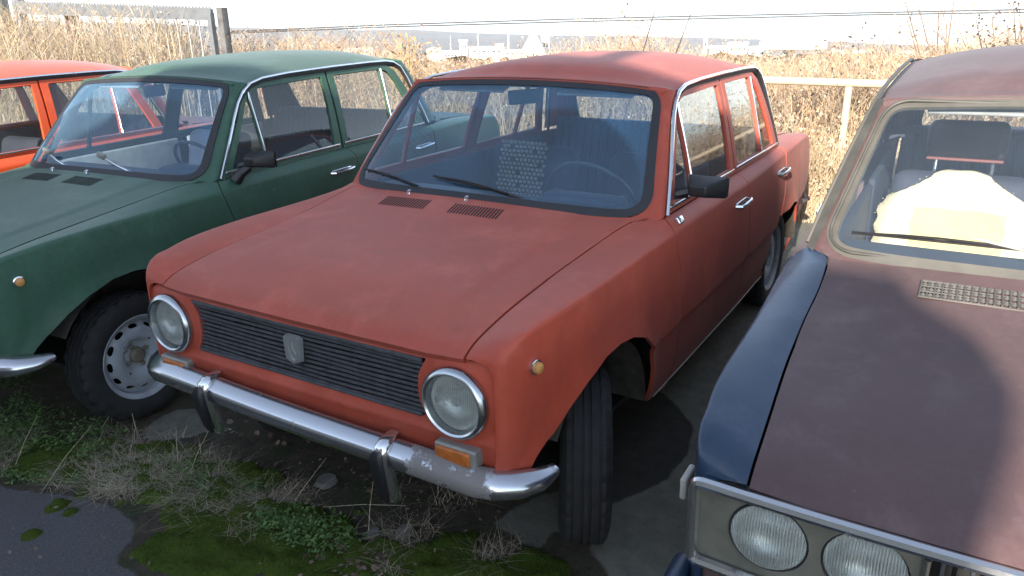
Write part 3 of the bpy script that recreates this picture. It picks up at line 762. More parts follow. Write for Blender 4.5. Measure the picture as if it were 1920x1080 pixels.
            mc.box((A+B)/2, ((A-B).length, .008, .013), bev=.003)
            mc.build('chrome_trim', M['chrome'], d)
            # lower crease moulding reflects in the skin itself; handle
            hx = -1.345 if k == 0 else -2.165
            base = Vector(body(hx, .842-f_zc(hx))); base.y *= s
            mh = MB()
            mh.tube([base+Vector((.085, s*.002, -.004)), base+Vector((.075, s*.028, -.004)), base+Vector((.045, s*.034, -.002)), base+Vector((-.045, s*.034, .002)), base+Vector((-.075, s*.028, .004)), base+Vector((-.085, s*.002, .004))], [.009, .0085, .008, .008, .0085, .009], 8)
            mh.box(base+Vector((0, s*.004, 0)), (.165, .008, .022), bev=.003)
            mh.build('door_handle', M['chrome'], d)
    # ---- drip rails
    for s in (1, -1):
        m = MB(); m.tube([(p[0], (p[1]+.002)*s, p[2]+.003) for p in DRIP], .0075, 8)
        m.build('roof_trim', M['grey_rubber'] if quad else M['chrome'], root)
        m = MB(); m.tube([(p[0]-.012, (p[1]-.010)*s, p[2]-.014) for p in DRIP[3:]], .010, 6)
        m.build('door_seal', M['rubber'], root)
    # ---- screens
    seal_mat = M['grey_rubber'] if quad else M['rubber']
    outer = inset(so_, -.008); inner = inset(so_, .026)
    def bulge(a, b):
        d = min(segd((a, b), outer), segd((a, b), inner)); return screen(a, b, .002+min(.010, d*.8))
    m = MB(); panel(m, outer, bulge, .05, [inner], fl=.014, estep=.02, inward=Vector((-1.5, 0, .7)))
    ws = MB(); panel(ws, inset(so_, .020), lambda a, b: screen(a, b, -.002), .06, fl=0)
    w_ = ws.build('windscreen', glass, root); sl = m.build('windscreen_seal', seal_mat, w_, 60)
    if quad or True:
        mt = MB(); L = inset(so_, .006)
        if quad: mt.tube([screen(a, b, .012) for a, b in L], .005, 6, closed=True); mt.build('chrome_bead', M['greytrim'], w_)
    ws = MB(); panel(ws, inset(ro_, .01), lambda a, b: rscreen(a, b, -.003), .07, fl=0, inward=Vector((-1.5, 0, .7)))
    w2 = ws.build('rear_window', M['sideglass'], root)
    m = MB(); panel(m, inset(ro_, -.012), lambda a, b: rscreen(a, b, .004), .06, [inset(ro_, .018)], fl=.01, estep=.03); m.build('rear_window_seal', seal_mat, w2)
    # ---- front end
    if not quad:
        m = MB()
        for k in range(11):
            z = .604+.0148*k+(hh(k*3.7, 1.1)-.5)*.0022; tl = (hh(k*1.9, 4.4)-.5)*.004
            pts = []
            for j in range(13):
                y = -.476+.952*j/12; w = .482
                pts.append((.553+.012*(1-(y/.66)**2), y*w/.476, z+tl*y/.476+.0012*sin(j*1.3+k)))
            m.tube(pts, .0054, 6, flat=.9)
        for j in range(9):
            y = -.42+.105*j; m.box((.546, y, .683), (.012, .003, .165))
        m.box((.566, 0, .765), (.014, .94, .014), bev=.004); m.box((.568, 0, .599), (.014, .93, .010), bev=.003)
        gr_o = m.build('grille', M['grille'], root, 50)
        m = MB(); m.box((.530, 0, .683), (.004, .99, .18)); m.build('grille_backing', M['seam'], gr_o)
        m = MB()   # shield badge with boat mark
        sh = [(-.030, .040), (-.018, .046), (.018, .046), (.030, .040), (.026, -.032), (0, -.046), (-.026, -.032)]
        m.add([(.574, y*1.25-.006, .697+z*1.05) for y, z in sh]+[(.588, y*1.12-.006, .697+z*.95) for y, z in sh], [tuple(range(7, 14))]+[(i, (i+1) % 7, 7+(i+1) % 7, 7+i) for i in range(7)])
        m.tube([(.590, -.016, .724), (.590, -.014, .692), (.590, -.007, .672), (.590, .006, .668)], .0038, 6); m.tube([(.590, -.002, .726), (.590, .002, .700), (.590, .012, .690)], .0034, 6)
        m.build('badge', M['badge'], gr_o, 30)
        for s in (1, -1):
            hx = .574
            T = Matrix.Translation((hx, s*.586, .671))
            m = MB(); m.lathe([(-.045, .0), (-.040, .045), (-.02, .072), (.0, .082)], 32, T); h = m.build('headlight', M['reflector'], root)
            m = MB(); m.lathe([(-.008, .090), (-.004, .101), (.008, .105), (.020, .103), (.028, .096), (.030, .090), (.026, .085), (.012, .082), (-.004, .080)], 48, T); m.build('rim', M['satin'], h)
            m = MB(); m.lathe([(.000, .083), (.008, .078), (.014, .060), (.018, .035), (.0195, .0)], 40, T); m.lathe([(-.004, .083), (.004, .076), (.010, .058), (.014, .035), (.0155, .0)], 40, T); m.build('lens', M['lens'], h)
            m = MB(); m.lathe([(-.030, 0), (-.030, .011), (-.012, .012), (-.008, .008), (-.006, 0)], 14, T); m.build('bulb', M['satin'], h)
            # indicator
            m = MB(); m.box((.574, s*.588, .519), (.050, .136, .058), bev=.008); t_ = m.build('turn_signal', M['silver'], root)
            m = MB(); m.box((.594, s*.584, .518), (.026, .112, .044), bev=.008); m.build('lens', M['amber'], t_)
    # side repeaters
    for s in (() if quad else (1, -1)):
        b = Vector(body(.459, .768-f_zc(.459))) ; b.y *= s
        T = Matrix.Translation(b) @ Matrix.Rotation(s*(pi/2-.22), 4, 'Z')
        m = MB(); m.lathe([(-.004, .021), (.010, .021), (.012, .017), (.012, 0)], 20, T); o = m.build('side_marker', M['chrome'], root)
        m = MB(); m.lathe([(.010, .0165), (.022, .0155), (.026, .010), (.027, 0)], 20, T); m.build('lens', M['amberpale'], o)
    # ---- bumpers
    def bumper(nm, xf, sx, roll=.02):
        m = MB(); ctr = []
        def add(x, y, tw=1): ctr.append((x, y, tw))
        N = 26
        for j in range(N+1):
            y = -.66+1.32*j/N; add(xf+.03*(1-(y/.66)**2), y)
        right = [(xf-.022, .715, .98), (xf-.058, .760, .9), (xf-.105, .790, .74), (xf-.150, .803, .5), (xf-.172, .806, .30)]
        full = [(x, -y, t) for x, y, t in right[::-1]]+ctr+right
        prof = [(-.020, -.036), (-.004, -.041), (.014, -.038), (.028, -.030), (.034, -.020), (.034, .004), (.026, .018), (.006, .034), (-.006, .040), (-.020, .040)]
        vs = []; fs = []; n = len(prof)
        for i, (x, y, t) in enumerate(full):
            a = full[max(0, i-1)]; b = full[min(len(full)-1, i+1)]
            d = Vector((b[0]-a[0], b[1]-a[1], 0)).normalized(); nn = Vector((d.y, -d.x, 0))
            z0 = .490-roll*y-.030*min(1, abs(y)/.8)**3+.016*(1-t)
            for (o, h) in prof: p = Vector((x, y, 0))+nn*(o*(.35+.65*t)); vs.append((p.x*sx if sx > 0 else p.x*sx, p.y, z0+h*t))
        for i in range(len(full)-1):
            for k in range(n-1): fs.append((i*n+k, i*n+k+1, (i+1)*n+k+1, (i+1)*n+k))
        m.add(vs, fs)
        for y in (-.45, .45): m.box((sx*(xf-.05), y, .455), (.10, .03, .02))
        return m
    if not quad:
        m = bumper('front_bumper', .600, 1); b = m.build('front_bumper', M['bumper'], root, 50)
        for s in (1, -1):
            y = .373*s; z = .488-.02*y
            m = MB()
            sec = [(-.100+.0, .010, .012), (-.092, .022, .017), (-.06, .030, .019), (0, .040, .020), (.045, .036, .019), (.062, .016, .016), (.066, -.01, .012)]
            vs = []; fs = []
            for (dz, dx, w) in [(-.175, -.004, .012), (-.165, .012, .017), (-.12, .030, .020), (-.06, .042, .021), (0, .050, .022), (.030, .044, .021), (.046, .022, .018), (.049, .004, .014)]:
                for (a_, b_) in ((-w, -.022), (-w, .006), (-w*.55, .016), (w*.55, .016), (w, .006), (w, -.022)): vs.append((0.600+dx+b_, y+a_, z+dz))
            for i in range(7):
                for k in range(5): fs.append((i*6+k, i*6+k+1, (i+1)*6+k+1, (i+1)*6+k))
            fs += [(0, 1, 2, 3, 4, 5), (42, 43, 44, 45, 46, 47)]
            m.add(vs, fs); ov = m.build('overrider', M['chrome'], b, 50)
            m = MB(); m.tube([(0.600+dx+.024, y, z+dz) for dz, dx in ((-.150, .020), (-.12, .030), (-.06, .043), (0, .051), (.022, .047))], [.012, .020, .023, .022, .013], 8, flat=.6)
            m.build('rubber_pad', M['plastic'], b)
    m = MB()
    for v in bumper('rear_bumper', .618, 1, 0).v: pass
    bm_ = bumper('rear_bumper', .618, 1, 0); bm_.v = [(-2.655-max(v[0], .56)-.06, v[1]*.93, v[2]) for v in bm_.v]; bm_.build('rear_bumper', M['chrome_worn'], root, 50)
    for s in (1, -1):
        m = MB(); m.box((-3.268, s*.52, .66), (.03, .22, .11), bev=.012); m.build('tail_light', M['redlens'], root)
    # ---- wheels
    for i, (nm, x, s) in enumerate((('a', .02, 1), ('b', .02, -1), ('c', -2.424, 1), ('d', -2.424, -1))):
        wheel(root, (x+(.03 if i == 0 and steer else 0), s*(.716 if i == 0 and steer else .672), .279+wz[i]), (steer if i < 2 else 0)-(pi if s < 0 else 0)*0, rims[i], s)
    # ---- cabin
    hl_ = MB(); panel(hl_, [(.05, -.93), (1.45, -.93), (1.45, .93), (.05, .93)], lambda u, v: roof(u, v, .022), .12, fl=0)
    hl_.build('headliner', M['headliner'], root)
    m = MB(); m.box((-.60, 0, .84), (.26, 1.30, .16), bev=.05); m.box((-.73, .32, .90), (.14, .36, .10), bev=.03); m.box((-.55, 0, .915), (.30, 1.30, .03), bev=.01)
    m.build('dashboard', M['trim'], root)
    sc = Vector((-.86, .30, .905)); Rm = Matrix.Rotation(radians(-58), 4, 'Y')
    m = MB(); m.tube([sc+(Rm @ Vector((.195*cos(2*pi*k/40), .195*sin(2*pi*k/40), 0))) for k in range(40)], .0095, 8, closed=True)
    for a in (.35, pi-.35): m.tube([sc+(Rm @ Vector((0, 0, .03)) if 0 else Rm @ Vector((0, 0, -.02))), sc+Rm @ Vector((.10*sin(a)*.6, .19*cos(a)*.55, -.01)), sc+Rm @ Vector((.19*sin(a)*.5, .19*cos(a)*.93, 0))], [.014, .008, .008], 8)
    m.tube([sc+Rm @ Vector((0, 0, -.045)), sc+Rm @ Vector((0, 0, .0))], .035, 16); m.tube([sc, (-.66, .30, .80)], .025, 10)
    m.build('steering_wheel', M['wheelgrey'], root)
    for s in (1, -1):
        st = empty('front_seat', (0, 0, 0), (0, 0, 0), root)
        sm = opt.get('seatmat', M['seat'])
        m = MB(); m.box((-1.15, s*.345, .46), (.50, .50, .16), bev=.06); m.build('seat_cushion', sm, st, 50)
        m = MB(); bs_rot = Matrix.Rotation(radians(-16), 4, 'Y')
        m.box((-1.47, s*.345, .73), (.12, .50, .54), bev=.055, M=bs_rot); m.build('seat_back', sm, st, 50)
    m = MB(); m.box((-2.02, 0, .50), (.50, 1.24, .18), bev=.06)
    for k in range(24):
        y = -.60+1.2*k/23; m.box((-2.285, y, .79), (.10, .049, .50), bev=.018, M=Matrix.Rotation(radians(-14), 4, 'Y'))
    m.box((-2.34, 0, 1.010), (.10, 1.24, .05), bev=.022); m.build('rear_seat', opt.get('seatmat', M['seat']), root, 50)
    m = MB(); m.box((-2.47, 0, .955), (.28, 1.2, .02), bev=.006); m.build('parcel_shelf', M['trim'], root)
    # mirror on the header
    m = MB(); c = Vector((-.872, -.030, 1.312))
    m.box(c, (.022, .165, .062), bev=.010, M=Matrix.Rotation(radians(6), 4, 'X')); m.tube([c+Vector((-.01, 0, .02)), c+Vector((-.02, .005, .075))], .006, 6)
    m.build('rear_view_mirror', M['plastic'], root)
    for y in (-.30, .30): m = MB(); m.box((-.90, y, 1.352-.02*abs(y)), (.10, .34, .012), bev=.005, M=Matrix.Rotation(radians(20), 4, 'Y')); m.build('sun_visor', M['headliner'], root)
    # washer jets
    for y in (-.305, -.02) if not quad else (0,):
        p = Vector(hood(-.385, y)); m = MB(); m.tube([p, p+Vector((0, 0, .008))], [.008, .006], 8); m.tube([p+Vector((.006, 0, .010)), p+Vector((-.010, 0, .012))], .006, 8); m.build('washer_jet', M['chrome'], root)
    return dict(bodyo=bodyo, screen=w_)
class Car:
    """maps pixels of the photograph to points of a posed car"""
    def __init__(s, name, x, y, yaw, z, pitch, roll, label, group=None):
        s.root = empty(name, (x, y, z), (roll, pitch, yaw)); tag(s.root, label, 'car', group)
        s.M = Matrix.Translation((x, y, z)) @ Euler((roll, pitch, yaw)).to_matrix().to_4x4(); s.I = s.M.inverted()
    def px(s, px, py, n, k):
        o = s.I @ CAMP; d = (s.I.to_3x3() @ ray(px, py)); n = Vector(n); return o+d*((k-n.dot(o))/n.dot(d))
def wiper(car, pivot, tip, bl0, bl1, mat, blade=True, arm=True):
    m = MB(); p = Vector(pivot); t = Vector(tip)
    m.lathe([(0, .012), (.016, .012), (.022, .008), (.022, 0)], 12, Matrix.Translation(p-Vector((0, 0, .004))) @ Matrix.Rotation(-pi/2, 4, 'Y'))
    if arm: m.tube([p+Vector((0, 0, .014)), p.lerp(t, .35)+Vector((.01, 0, .012)), t], [.008, .006, .0035], 8)
    w = m.build('wiper', mat, car.root)
    if blade:
        a = Vector(bl0); b = Vector(bl1); m = MB(); up = Vector((.012, 0, .012))
        m.tube([a, a.lerp(b, .5), b], .0045, 6); m.tube([a.lerp(b, .05), a.lerp(b, .3)+up*.8, a.lerp(b, .5)+up, a.lerp(b, .7)+up*.8, a.lerp(b, .95)], .0035, 6)
        m.build('wiper_blade', M['plastic'], w)
    return w

# ------------------------------------------------------------------ the red saloon
red = Car('parked_saloon', 0, 0, 0, 0, 0, 0, 'faded red saloon with round headlights and worn chrome bumper in the middle of the row', 'old saloons parked side by side')
build_car(red.root, M['red'], M['glass'], steer=radians(27), rims=[M['rimdirty'], M['rim'], M['rim'], M['rim']])
def sp(sx, t, off=.012): return Vector(screen(sx, t, off))
wiper(red, (-.455, -.300, .957), sp(-.52, .075), sp(-.66, .075), sp(-.30, .035), M['plastic'])
wiper(red, (-.455, .225, .957), sp(-.10, .075), sp(-.24, .085), sp(.14, .045), M['plastic'])
def door_mirror(car, c, s=1, folded=False):
    m = MB(); c = Vector(c)
    # tapered housing, face to the rear
    L = [(-.045, -.075, -.040), (-.045, .078, -.040), (-.045, .078, .040), (-.045, -.075, .040), (.048, -.040, -.024), (.048, .022, -.024), (.048, .022, .018), (.048, -.040, .018)]
    bm = bmesh.new(); V = [bm.verts.new((x, y*s, z)) for x, y, z in L]
    for f in ((0, 1, 2, 3), (7, 6, 5, 4), (0, 4, 5, 1), (1, 5, 6, 2), (2, 6, 7, 3), (3, 7, 4, 0)): bm.faces.new([V[i] for i in f])
    bmesh.ops.recalc_face_normals(bm, faces=bm.faces[:]); bmesh.ops.bevel(bm, geom=bm.edges[:], offset=.007, segments=3, affect='EDGES', profile=.5)
    m.add([c+v.co for v in bm.verts], [[v.index for v in f.verts] for f in bm.faces]); bm.free()
    m.tube([c+Vector((0, -.06*s, -.02)), c+Vector((.02, -.10*s, -.03))], [.022, .018], 8)
    o = m.build('door_mirror', M['plastic'], car.root)
    m = MB(); m.add([c+Vector((-.0515, y*s, z)) for y, z in ((-.078, -.038), (.078, -.038), (.078, .038), (-.078, .038))], [(0, 1, 2, 3)]); m.build('mirror_glass', M['chrome'], o)
door_mirror(red, (-.675, .835, 1.035))
m = MB(); c = Vector(body(-.60, .062)); m.box(c+Vector((0, .004, .004)), (.05, .018, .030), bev=.006, M=Matrix.Rotation(.6, 4, 'X')); m.build('mirror_mount', M['chrome'], red.root)
# wooden bead cover over the passenger seat
m = MB()
for i in range(13):
    for j in range(11):
        y = -.345-.15+.025*j+(.0125 if i % 2 else 0); h = .735+.0215*i; x = -1.372-(h-.73)*.287
        if (i+j*3) % 17 == 0: continue
        m.lathe([(-.010, 0), (-.007, .008), (0, .011), (.007, .008), (.010, 0)], 6, Matrix.Translation((x+.005, y, h+.02)))
bc = m.build('beaded_seat_cover', M['bead'], None); tag(bc, 'pale beaded cover hung over the passenger seat of the red saloon', 'seat cover')

# ------------------------------------------------------------------ the green saloon
grn = Car('parked_saloon', .2255, -2.109, .039, -.0455, .0213, .0154, 'dark green saloon with chrome window trim parked left of the red car', 'old saloons parked side by side')
build_car(grn.root, M['green'], M['glass'], wz=(-.015, -.01, .0, .0), rims=[M['rim']]*4, opt={'lightcard': True})
wiper(grn, (-.455, -.300, .957), sp(-.44, .085, .03), None, None, M['chrome_worn'], blade=False)
wiper(grn, (-.455, .225, .957), sp(.03, .085, .03), None, None, M['chrome_worn'], blade=False)
for sx in (-.44, .03):
    m = MB(); m.box(sp(sx, .088, .034), (.022, .055, .028), bev=.006, M=Matrix.Rotation(-.3, 4, 'X')); m.build('wiper_clip', M['silver'], grn.root)
door_mirror(grn, (-.69, .86, 1.02))
m = MB(); m.tube([(-.62, .775, .93), (-.64, .80, .965), (-.67, .83, .99)], [.030, .024, .018], 10); m.build('mirror_mount', M['plastic'], grn.root)

# ------------------------------------------------------------------ the orange saloon
org = Car('parked_saloon', .84, -3.95, .06, -.085, .0115, .0144, 'bright orange saloon at the left edge of the photograph', 'old saloons parked side by side')
build_car(org.root, M['orange'], M['clearscreen'], wz=(.01, .01, .01, .01))

# ------------------------------------------------------------------ the brown saloon with four headlights
brn = Car('parked_saloon', .0196, 1.9977, .0064, -.0328, .0439, .0056, 'brown saloon with fender tinted blue as sky reflection and twin headlights in a chrome frame at the right edge', 'old saloons parked side by side')
build_car(brn.root, M['brown'], M['clearscreen'], kind='quad', wz=(.03, .03, -.07, -.07), opt={'fender': M['skytint'], 'hood': M['brown'], 'seatmat': M['seat']})
def quad_front(car):
    r = car.root
    # headlamp panel in a chrome frame
    X0 = .645
    m = MB()
    out = fillet([(-.722, .575), (.722, .575), (.722, .785), (-.722, .785)], .02, 3)
    holes = []
    for y in (.567, .385, -.385, -.567):
        R_ = .080
        holes.append([(y+R_*cos(2*pi*k/28), .698+R_*sin(2*pi*k/28)) for k in range(28)])
    gh = fillet([(-.280, .60), (.280, .60), (.280, .765), (-.280, .765)], .01, 2)
    panel(m, out, lambda y, z: (X0-.02*abs(y/.73)**3, y, z), .06, holes+[gh], fl=.03, inward=Vector((0, 0, .7)))
    p = m.build('headlight_panel', M['lamppanel'], r)
    m = MB(); L = fillet([(-.722, .590), (.722, .590), (.722, .790), (-.722, .790)], .02, 4)
    m.tube([(X0+.014-.02*abs(y/.73)**3, y, z) for y, z in resamp(L, .08)], .013, 8, closed=True)
    m.tube([(X0+.010, -.285, .77), (X0+.010, -.285, .60)], .006, 6); m.tube([(X0+.010, .285, .77), (X0+.010, .285, .60)], .006, 6)
    m.build('chrome_frame', M['chrome'], p)
    for y in (.567, .385, -.385, -.567):
        T = Matrix.Translation((X0-.010, y, .698)) @ Matrix.Scale(.905, 4)
        m = MB(); m.lathe([(-.05, 0), (-.045, .045), (-.02, .075), (0, .086)], 32, T); h = m.build('headlight', M['reflector'], r)
        m = MB(); m.lathe([(-.02, .088), (.0, .0885), (.004, .086), (.002, .083)], 40, T); m.build('rim', M['rubber'], h)
        m = MB(); m.lathe([(.0, .085), (.014, .074), (.024, .052), (.029, .025), (.030, 0)], 40, T); m.lathe([(-.004, .085), (.010, .074), (.020, .052), (.025, .025), (.026, 0)], 40, T); m.build('lens', M['lens'], h)
    m = MB()
    for k in range(12): m.box((X0-.01, -.26+.047*k, .68), (.01, .008, .165), bev=.002)
    m.build('grille', M['grille'], r)
    m = MB(); m.box((X0-.03, 0, .47), (.02, 1.40, .20), bev=.01); m.build('front_valance', M['brown'], r)
    m = MB(); m.box((X0+.06, 0, .46), (.05, 1.50, .09), bev=.02); 
    for s in (1, -1): m.box((X0-.02, s*.765, .465), (.20, .05, .085), bev=.02)
    m.build('front_bumper', M['skytint'], r)  # same painted-in blue sky reflection as on the fenders
    # wing corner cover beside the lamps
    for s in (1, -1):
        m = MB(); m.box((.53, s*.770, .70), (.07, .016, .055), bev=.006); m.build('side_marker', M['cream'], r)
    # long air grille on the cowl
    m = MB(); 
    x0, x1, y0, y1 = -.318, -.224, -.393, .393
    def up(x, y, dz): q = hood(x, y); return (x, y, q[2]+dz)
    m.add([up(x0, y0, .002), up(x1, y0, .002), up(x1, y1, .002), up(x0, y1, .002)], [(0, 1, 2, 3)])
    ag = m.build('air_grille', M['seam'], r, smooth=False)
    m = MB()
    for a, b in (((x0, y0), (x0, y1)), ((x1, y0), (x1, y1)), ((x0, y0), (x1, y0)), ((x0, y1), (x1, y1))): m.tube([up(*a, .006), up(*b, .006)], .003, 6)
    for i in range(2):
        x = x0+(x1-x0)*(i+1)/3; m.tube([up(x, y0, .006), up(x, y1, .006)], .0022, 4)
    for k in range(1, 45):
        y = y0+(y1-y0)*k/45; m.tube([up(x0, y, .005), up(x1, y, .005)], .0026, 4)
    for k in range(45):
        for i in range(3):
            y = y0+(y1-y0)*(k+.5)/45; x = x0+(x1-x0)*(i+.5)/3; m.lathe([(0, .008), (.008, 0)], 4, Matrix.Translation(up(x, y, .003)) @ Matrix.Rotation(-pi/2, 4, 'Y'))
    m.build('mesh_bars', M['ventbar'], ag)
quad_front(brn)
# dull metal trim along cowl and pillars of the brown car
m = MB()
Lc = [(y, 0) for y in (-.70, -.6, -.4, -.2, 0, .2, .4, .6, .70)]
vs = []
for y in [-.70+1.4*k/20 for k in range(21)]:
    a = Vector(screen(y, -.018, .004)); vs += [a, a+Vector((.040, 0, -.012))]
m.add(vs, [(2*i, 2*i+1, 2*i+3, 2*i+2) for i in range(20)]); m.build('cowl_trim', M['greytrim'], brn.root)
for s in (1, -1):
    m = MB(); vs = []
    dr = [Vector((p[0]+.006, p[1]-.004, p[2])) for p in DRIP[:7]]
    for i in range(15):
        t = i/14; a = Vector(screen(.712, -.018+.575*t, .006)); k = t*6; j = min(5, int(k)); b = dr[j].lerp(dr[j+1], k-j)
        mid = a.lerp(b, .5)+Vector((.3, .9, .3)).normalized()*.014
        for p in (a, mid, b): vs.append((p.x, p.y*s, p.z))
    m.add(vs, [(3*i+k, 3*i+k+1, 3*i+k+4, 3*i+k+3) for i in range(14) for k in (0, 1)]); m.build('pillar_trim', M['greytrim'], brn.root)
# wiper: blade to the left, arm to the right
wa = sp(-.62, .075, .02); wb = sp(-.13, .085, .02)
wiper(brn, (-.44, .20, .962), sp(-.30, .10, .03), wa, wb, M['silver'])
# seats: head restraint and sheepskin
for s in (-1, 1):
    hr = empty('head_restraint', (0, 0, 0), (0, 0, 0), brn.root)
    c = Vector((-1.575, s*.348, 1.118)); Rr = Matrix.Rotation(radians(-10), 4, 'Y')
    m = MB(); m.box(c, (.09, .285, .15), bev=.035, M=Rr); m.build('headrest_pad', M['headrest'], hr, 50)
    m = MB(); m.box(c+Vector((.01, 0, -.078)), (.085, .27, .012), bev=.005, M=Rr); m.build('pad_underside', M['underpad'], hr)
    m = MB()
    for y in (-.10, .10): m.tube([c+Vector((0, y, -.06)), c+Vector((.035, y, -.26))], .007, 8)
    m.build('headrest_posts', M['chrome'], hr)
def fleece(cx, s):
    m = MB(); nx, ny = 26, 30; vs = []; fs = []
    for side_ in (0, 1):
        for i in range(nx+1):
            for j in range(ny+1):
                u = i/nx; v = -1+2*j/ny
                w = .285*(1-max(0, (u-.72)/.28)**2.2*.45)
                edge = min(1, (1-abs(v))*6)*min(1, (1-u)*8+.0)
                th = (.040 if side_ == 0 else -.05)*math.sqrt(max(0, edge))
                nz = .005*sin(i*.9+j*.7)+.0015*random.uniform(-1, 1)
                vs.append((-1.375-.30*u*.52+th+nz+(.02 if side_ == 0 else 0), s*.345+w*v*(1+.02*sin(i*1.7)), .50+.505*u*(1-.12*abs(v)**3)))
    n = (nx+1)*(ny+1)
    for sd in (0, 1):
        for i in range(nx):
            for j in range(ny):
                a = sd*n+i*(ny+1)+j; fs.append((a, a+1, a+ny+2, a+ny+1))
    W3 = [brn.M @ Vector(v) for v in vs]; mid = lambda f: (f[0] % n) // (ny+1) < nx*.72 and abs((f[0] % n) % (ny+1)-ny/2) < ny*.27
    fa = [f for f in fs if not mid(f)]; fb = [f for f in fs if mid(f)]; m.add(W3, fa, M['fleece']); b0 = len(m.v)-len(W3)
    for f in fb: m.f.append(tuple(b0+i for i in f)); m.m.append(m.mi(M['fleeceyellow']))
    random.seed(3)
    for k in range(1500):       # short woolly tufts
        u = random.random(); v = random.uniform(-1, 1); 
        i = int(u*nx); j = int((v+1)/2*ny); p = brn.M @ Vector(vs[i*(ny+1)+j]); q = p+Vector((random.uniform(-.01, .012), random.uniform(-.012, .012), random.uniform(-.008, .012)))
        d = Vector((random.uniform(.4, 1), random.uniform(-.8, .8), random.uniform(-.5, .9))).normalized()*.0055
        e = Vector((0, .003, 0)); m.add([q-e, q+e, q+d], [(0, 1, 2)], M['fleece'])
    return m.build('sheepskin_cover', M['fleece'], None, 80)
fl_ = fleece(0, -1); tag(fl_, 'cream sheepskin cover on the front seat behind the brown car windscreen', 'seat cover')

# ------------------------------------------------------------------ moss, weeds and litter in the foreground
random.seed(11)
Z_MOSS = zone([(0, 850), (60, 868), (150, 905), (215, 950), (262, 960), (275, 990), (228, 1030), (232, 1052), (300, 1075), (330, 1100), (620, 1130), (1120, 1130), (1090, 1050), (1030, 1020), (960, 1015), (900, 975), (820, 985), (700, 960), (620, 935), (540, 885), (430, 850), (320, 815), (200, 800), (90, 800), (0, 805)])
spots = [(gp(106, 937), .045), (gp(60, 998), .035), (gp(130, 955), .03)]
def mossf(x, y):
    d = segd((x, y), Z_MOSS); s = d if inpoly((x, y), Z_MOSS) else -d
    f = s/.045+2.0*(fbm(x*7, y*7, 21)-.5)*2+.9*(fbm(x*31, y*31, 3)-.5)
    f -= 5.5*max(0, fbm(x*5.5+9, y*5.5, 12)-.50)*(1 if f < 3.2 else .8)
    if y > -.35 or x < .35: f -= .6+.9*max(0, (fbm(x*4, y*4, 33)-.42)*6)
    for c, r in spots: f = max(f, 1.4*(1-hypot(x-c.x, (y-c.y))/r)+.5*(fbm(x*25, y*25, 2)-.5))
    return f
st = .011; m = MB(); idx = {}; vs = []; cells = []
nx = int(1.7/st); nyy = int(2.9/st); x0, y0 = -.25, -1.95
def mv(i, j):
    if (i, j) in idx: return idx[(i, j)]
    x = x0+i*st; y = y0+j*st; f = FV[i][j]; t = max(0, min(1, f/1.1)); h = .030*math.sqrt(t)*(.35+1.3*fbm(x*17, y*17, 4)**1.3)+.004*hh(x*90, y*90, 1)*t
    idx[(i, j)] = len(vs); vs.append((x+random.uniform(-.003, .003), y+random.uniform(-.003, .003), gz(x, y)-.006+h)); return idx[(i, j)]
FV = [[mossf(x0+i*st, y0+j*st) for j in range(nyy+1)] for i in range(nx+1)]
for i in range(nx):
    for j in range(nyy):
        if max(FV[i][j], FV[i+1][j], FV[i][j+1], FV[i+1][j+1]) > 0: cells.append((mv(i, j), mv(i+1, j), mv(i+1, j+1), mv(i, j+1)))
m.add(vs, cells)
for k in range(60000):
    a, b = random.random()*nx, random.random()*nyy; i, j = int(a), int(b)
    if FV[i][j] < .35 or (i, j) not in idx: continue
    p = Vector(vs[idx[(i, j)]])+Vector((random.uniform(0, st), random.uniform(0, st), 0)); w = .0016; t = random.uniform(0, 6.28); h = random.uniform(.004, .010)
    m.add([p+Vector((cos(t)*w, sin(t)*w, 0)), p-Vector((cos(t)*w, sin(t)*w, 0)), p+Vector((random.uniform(-.003, .003), random.uniform(-.003, .003), h))], [(0, 1, 2)])
g = NG('moss'); n1 = g.noise(5, 5, .7); n2 = g.noise(150, 3, .8)
g.set(Base_Color=g.mix(g.ramp(n2, .3, .8), g.mix(g.ramp(n1, .3, .7), (.014, .030, .005), (.042, .075, .010)), (.085, .115, .020)), Roughness=.95, Specular_IOR_Level=.1); g.bump(n2, .9, .006)
tag(m.build('moss', g.m, None, 180), 'dark green cushions of moss creeping over the asphalt edge', 'moss', kind='stuff')
def inz(L):
    x0 = min(p[0] for p in L); x1 = max(p[0] for p in L); y0 = min(p[1] for p in L); y1 = max(p[1] for p in L)
    while True:
        p = (random.uniform(x0, x1), random.uniform(y0, y1))
        if inpoly(p, L): return p
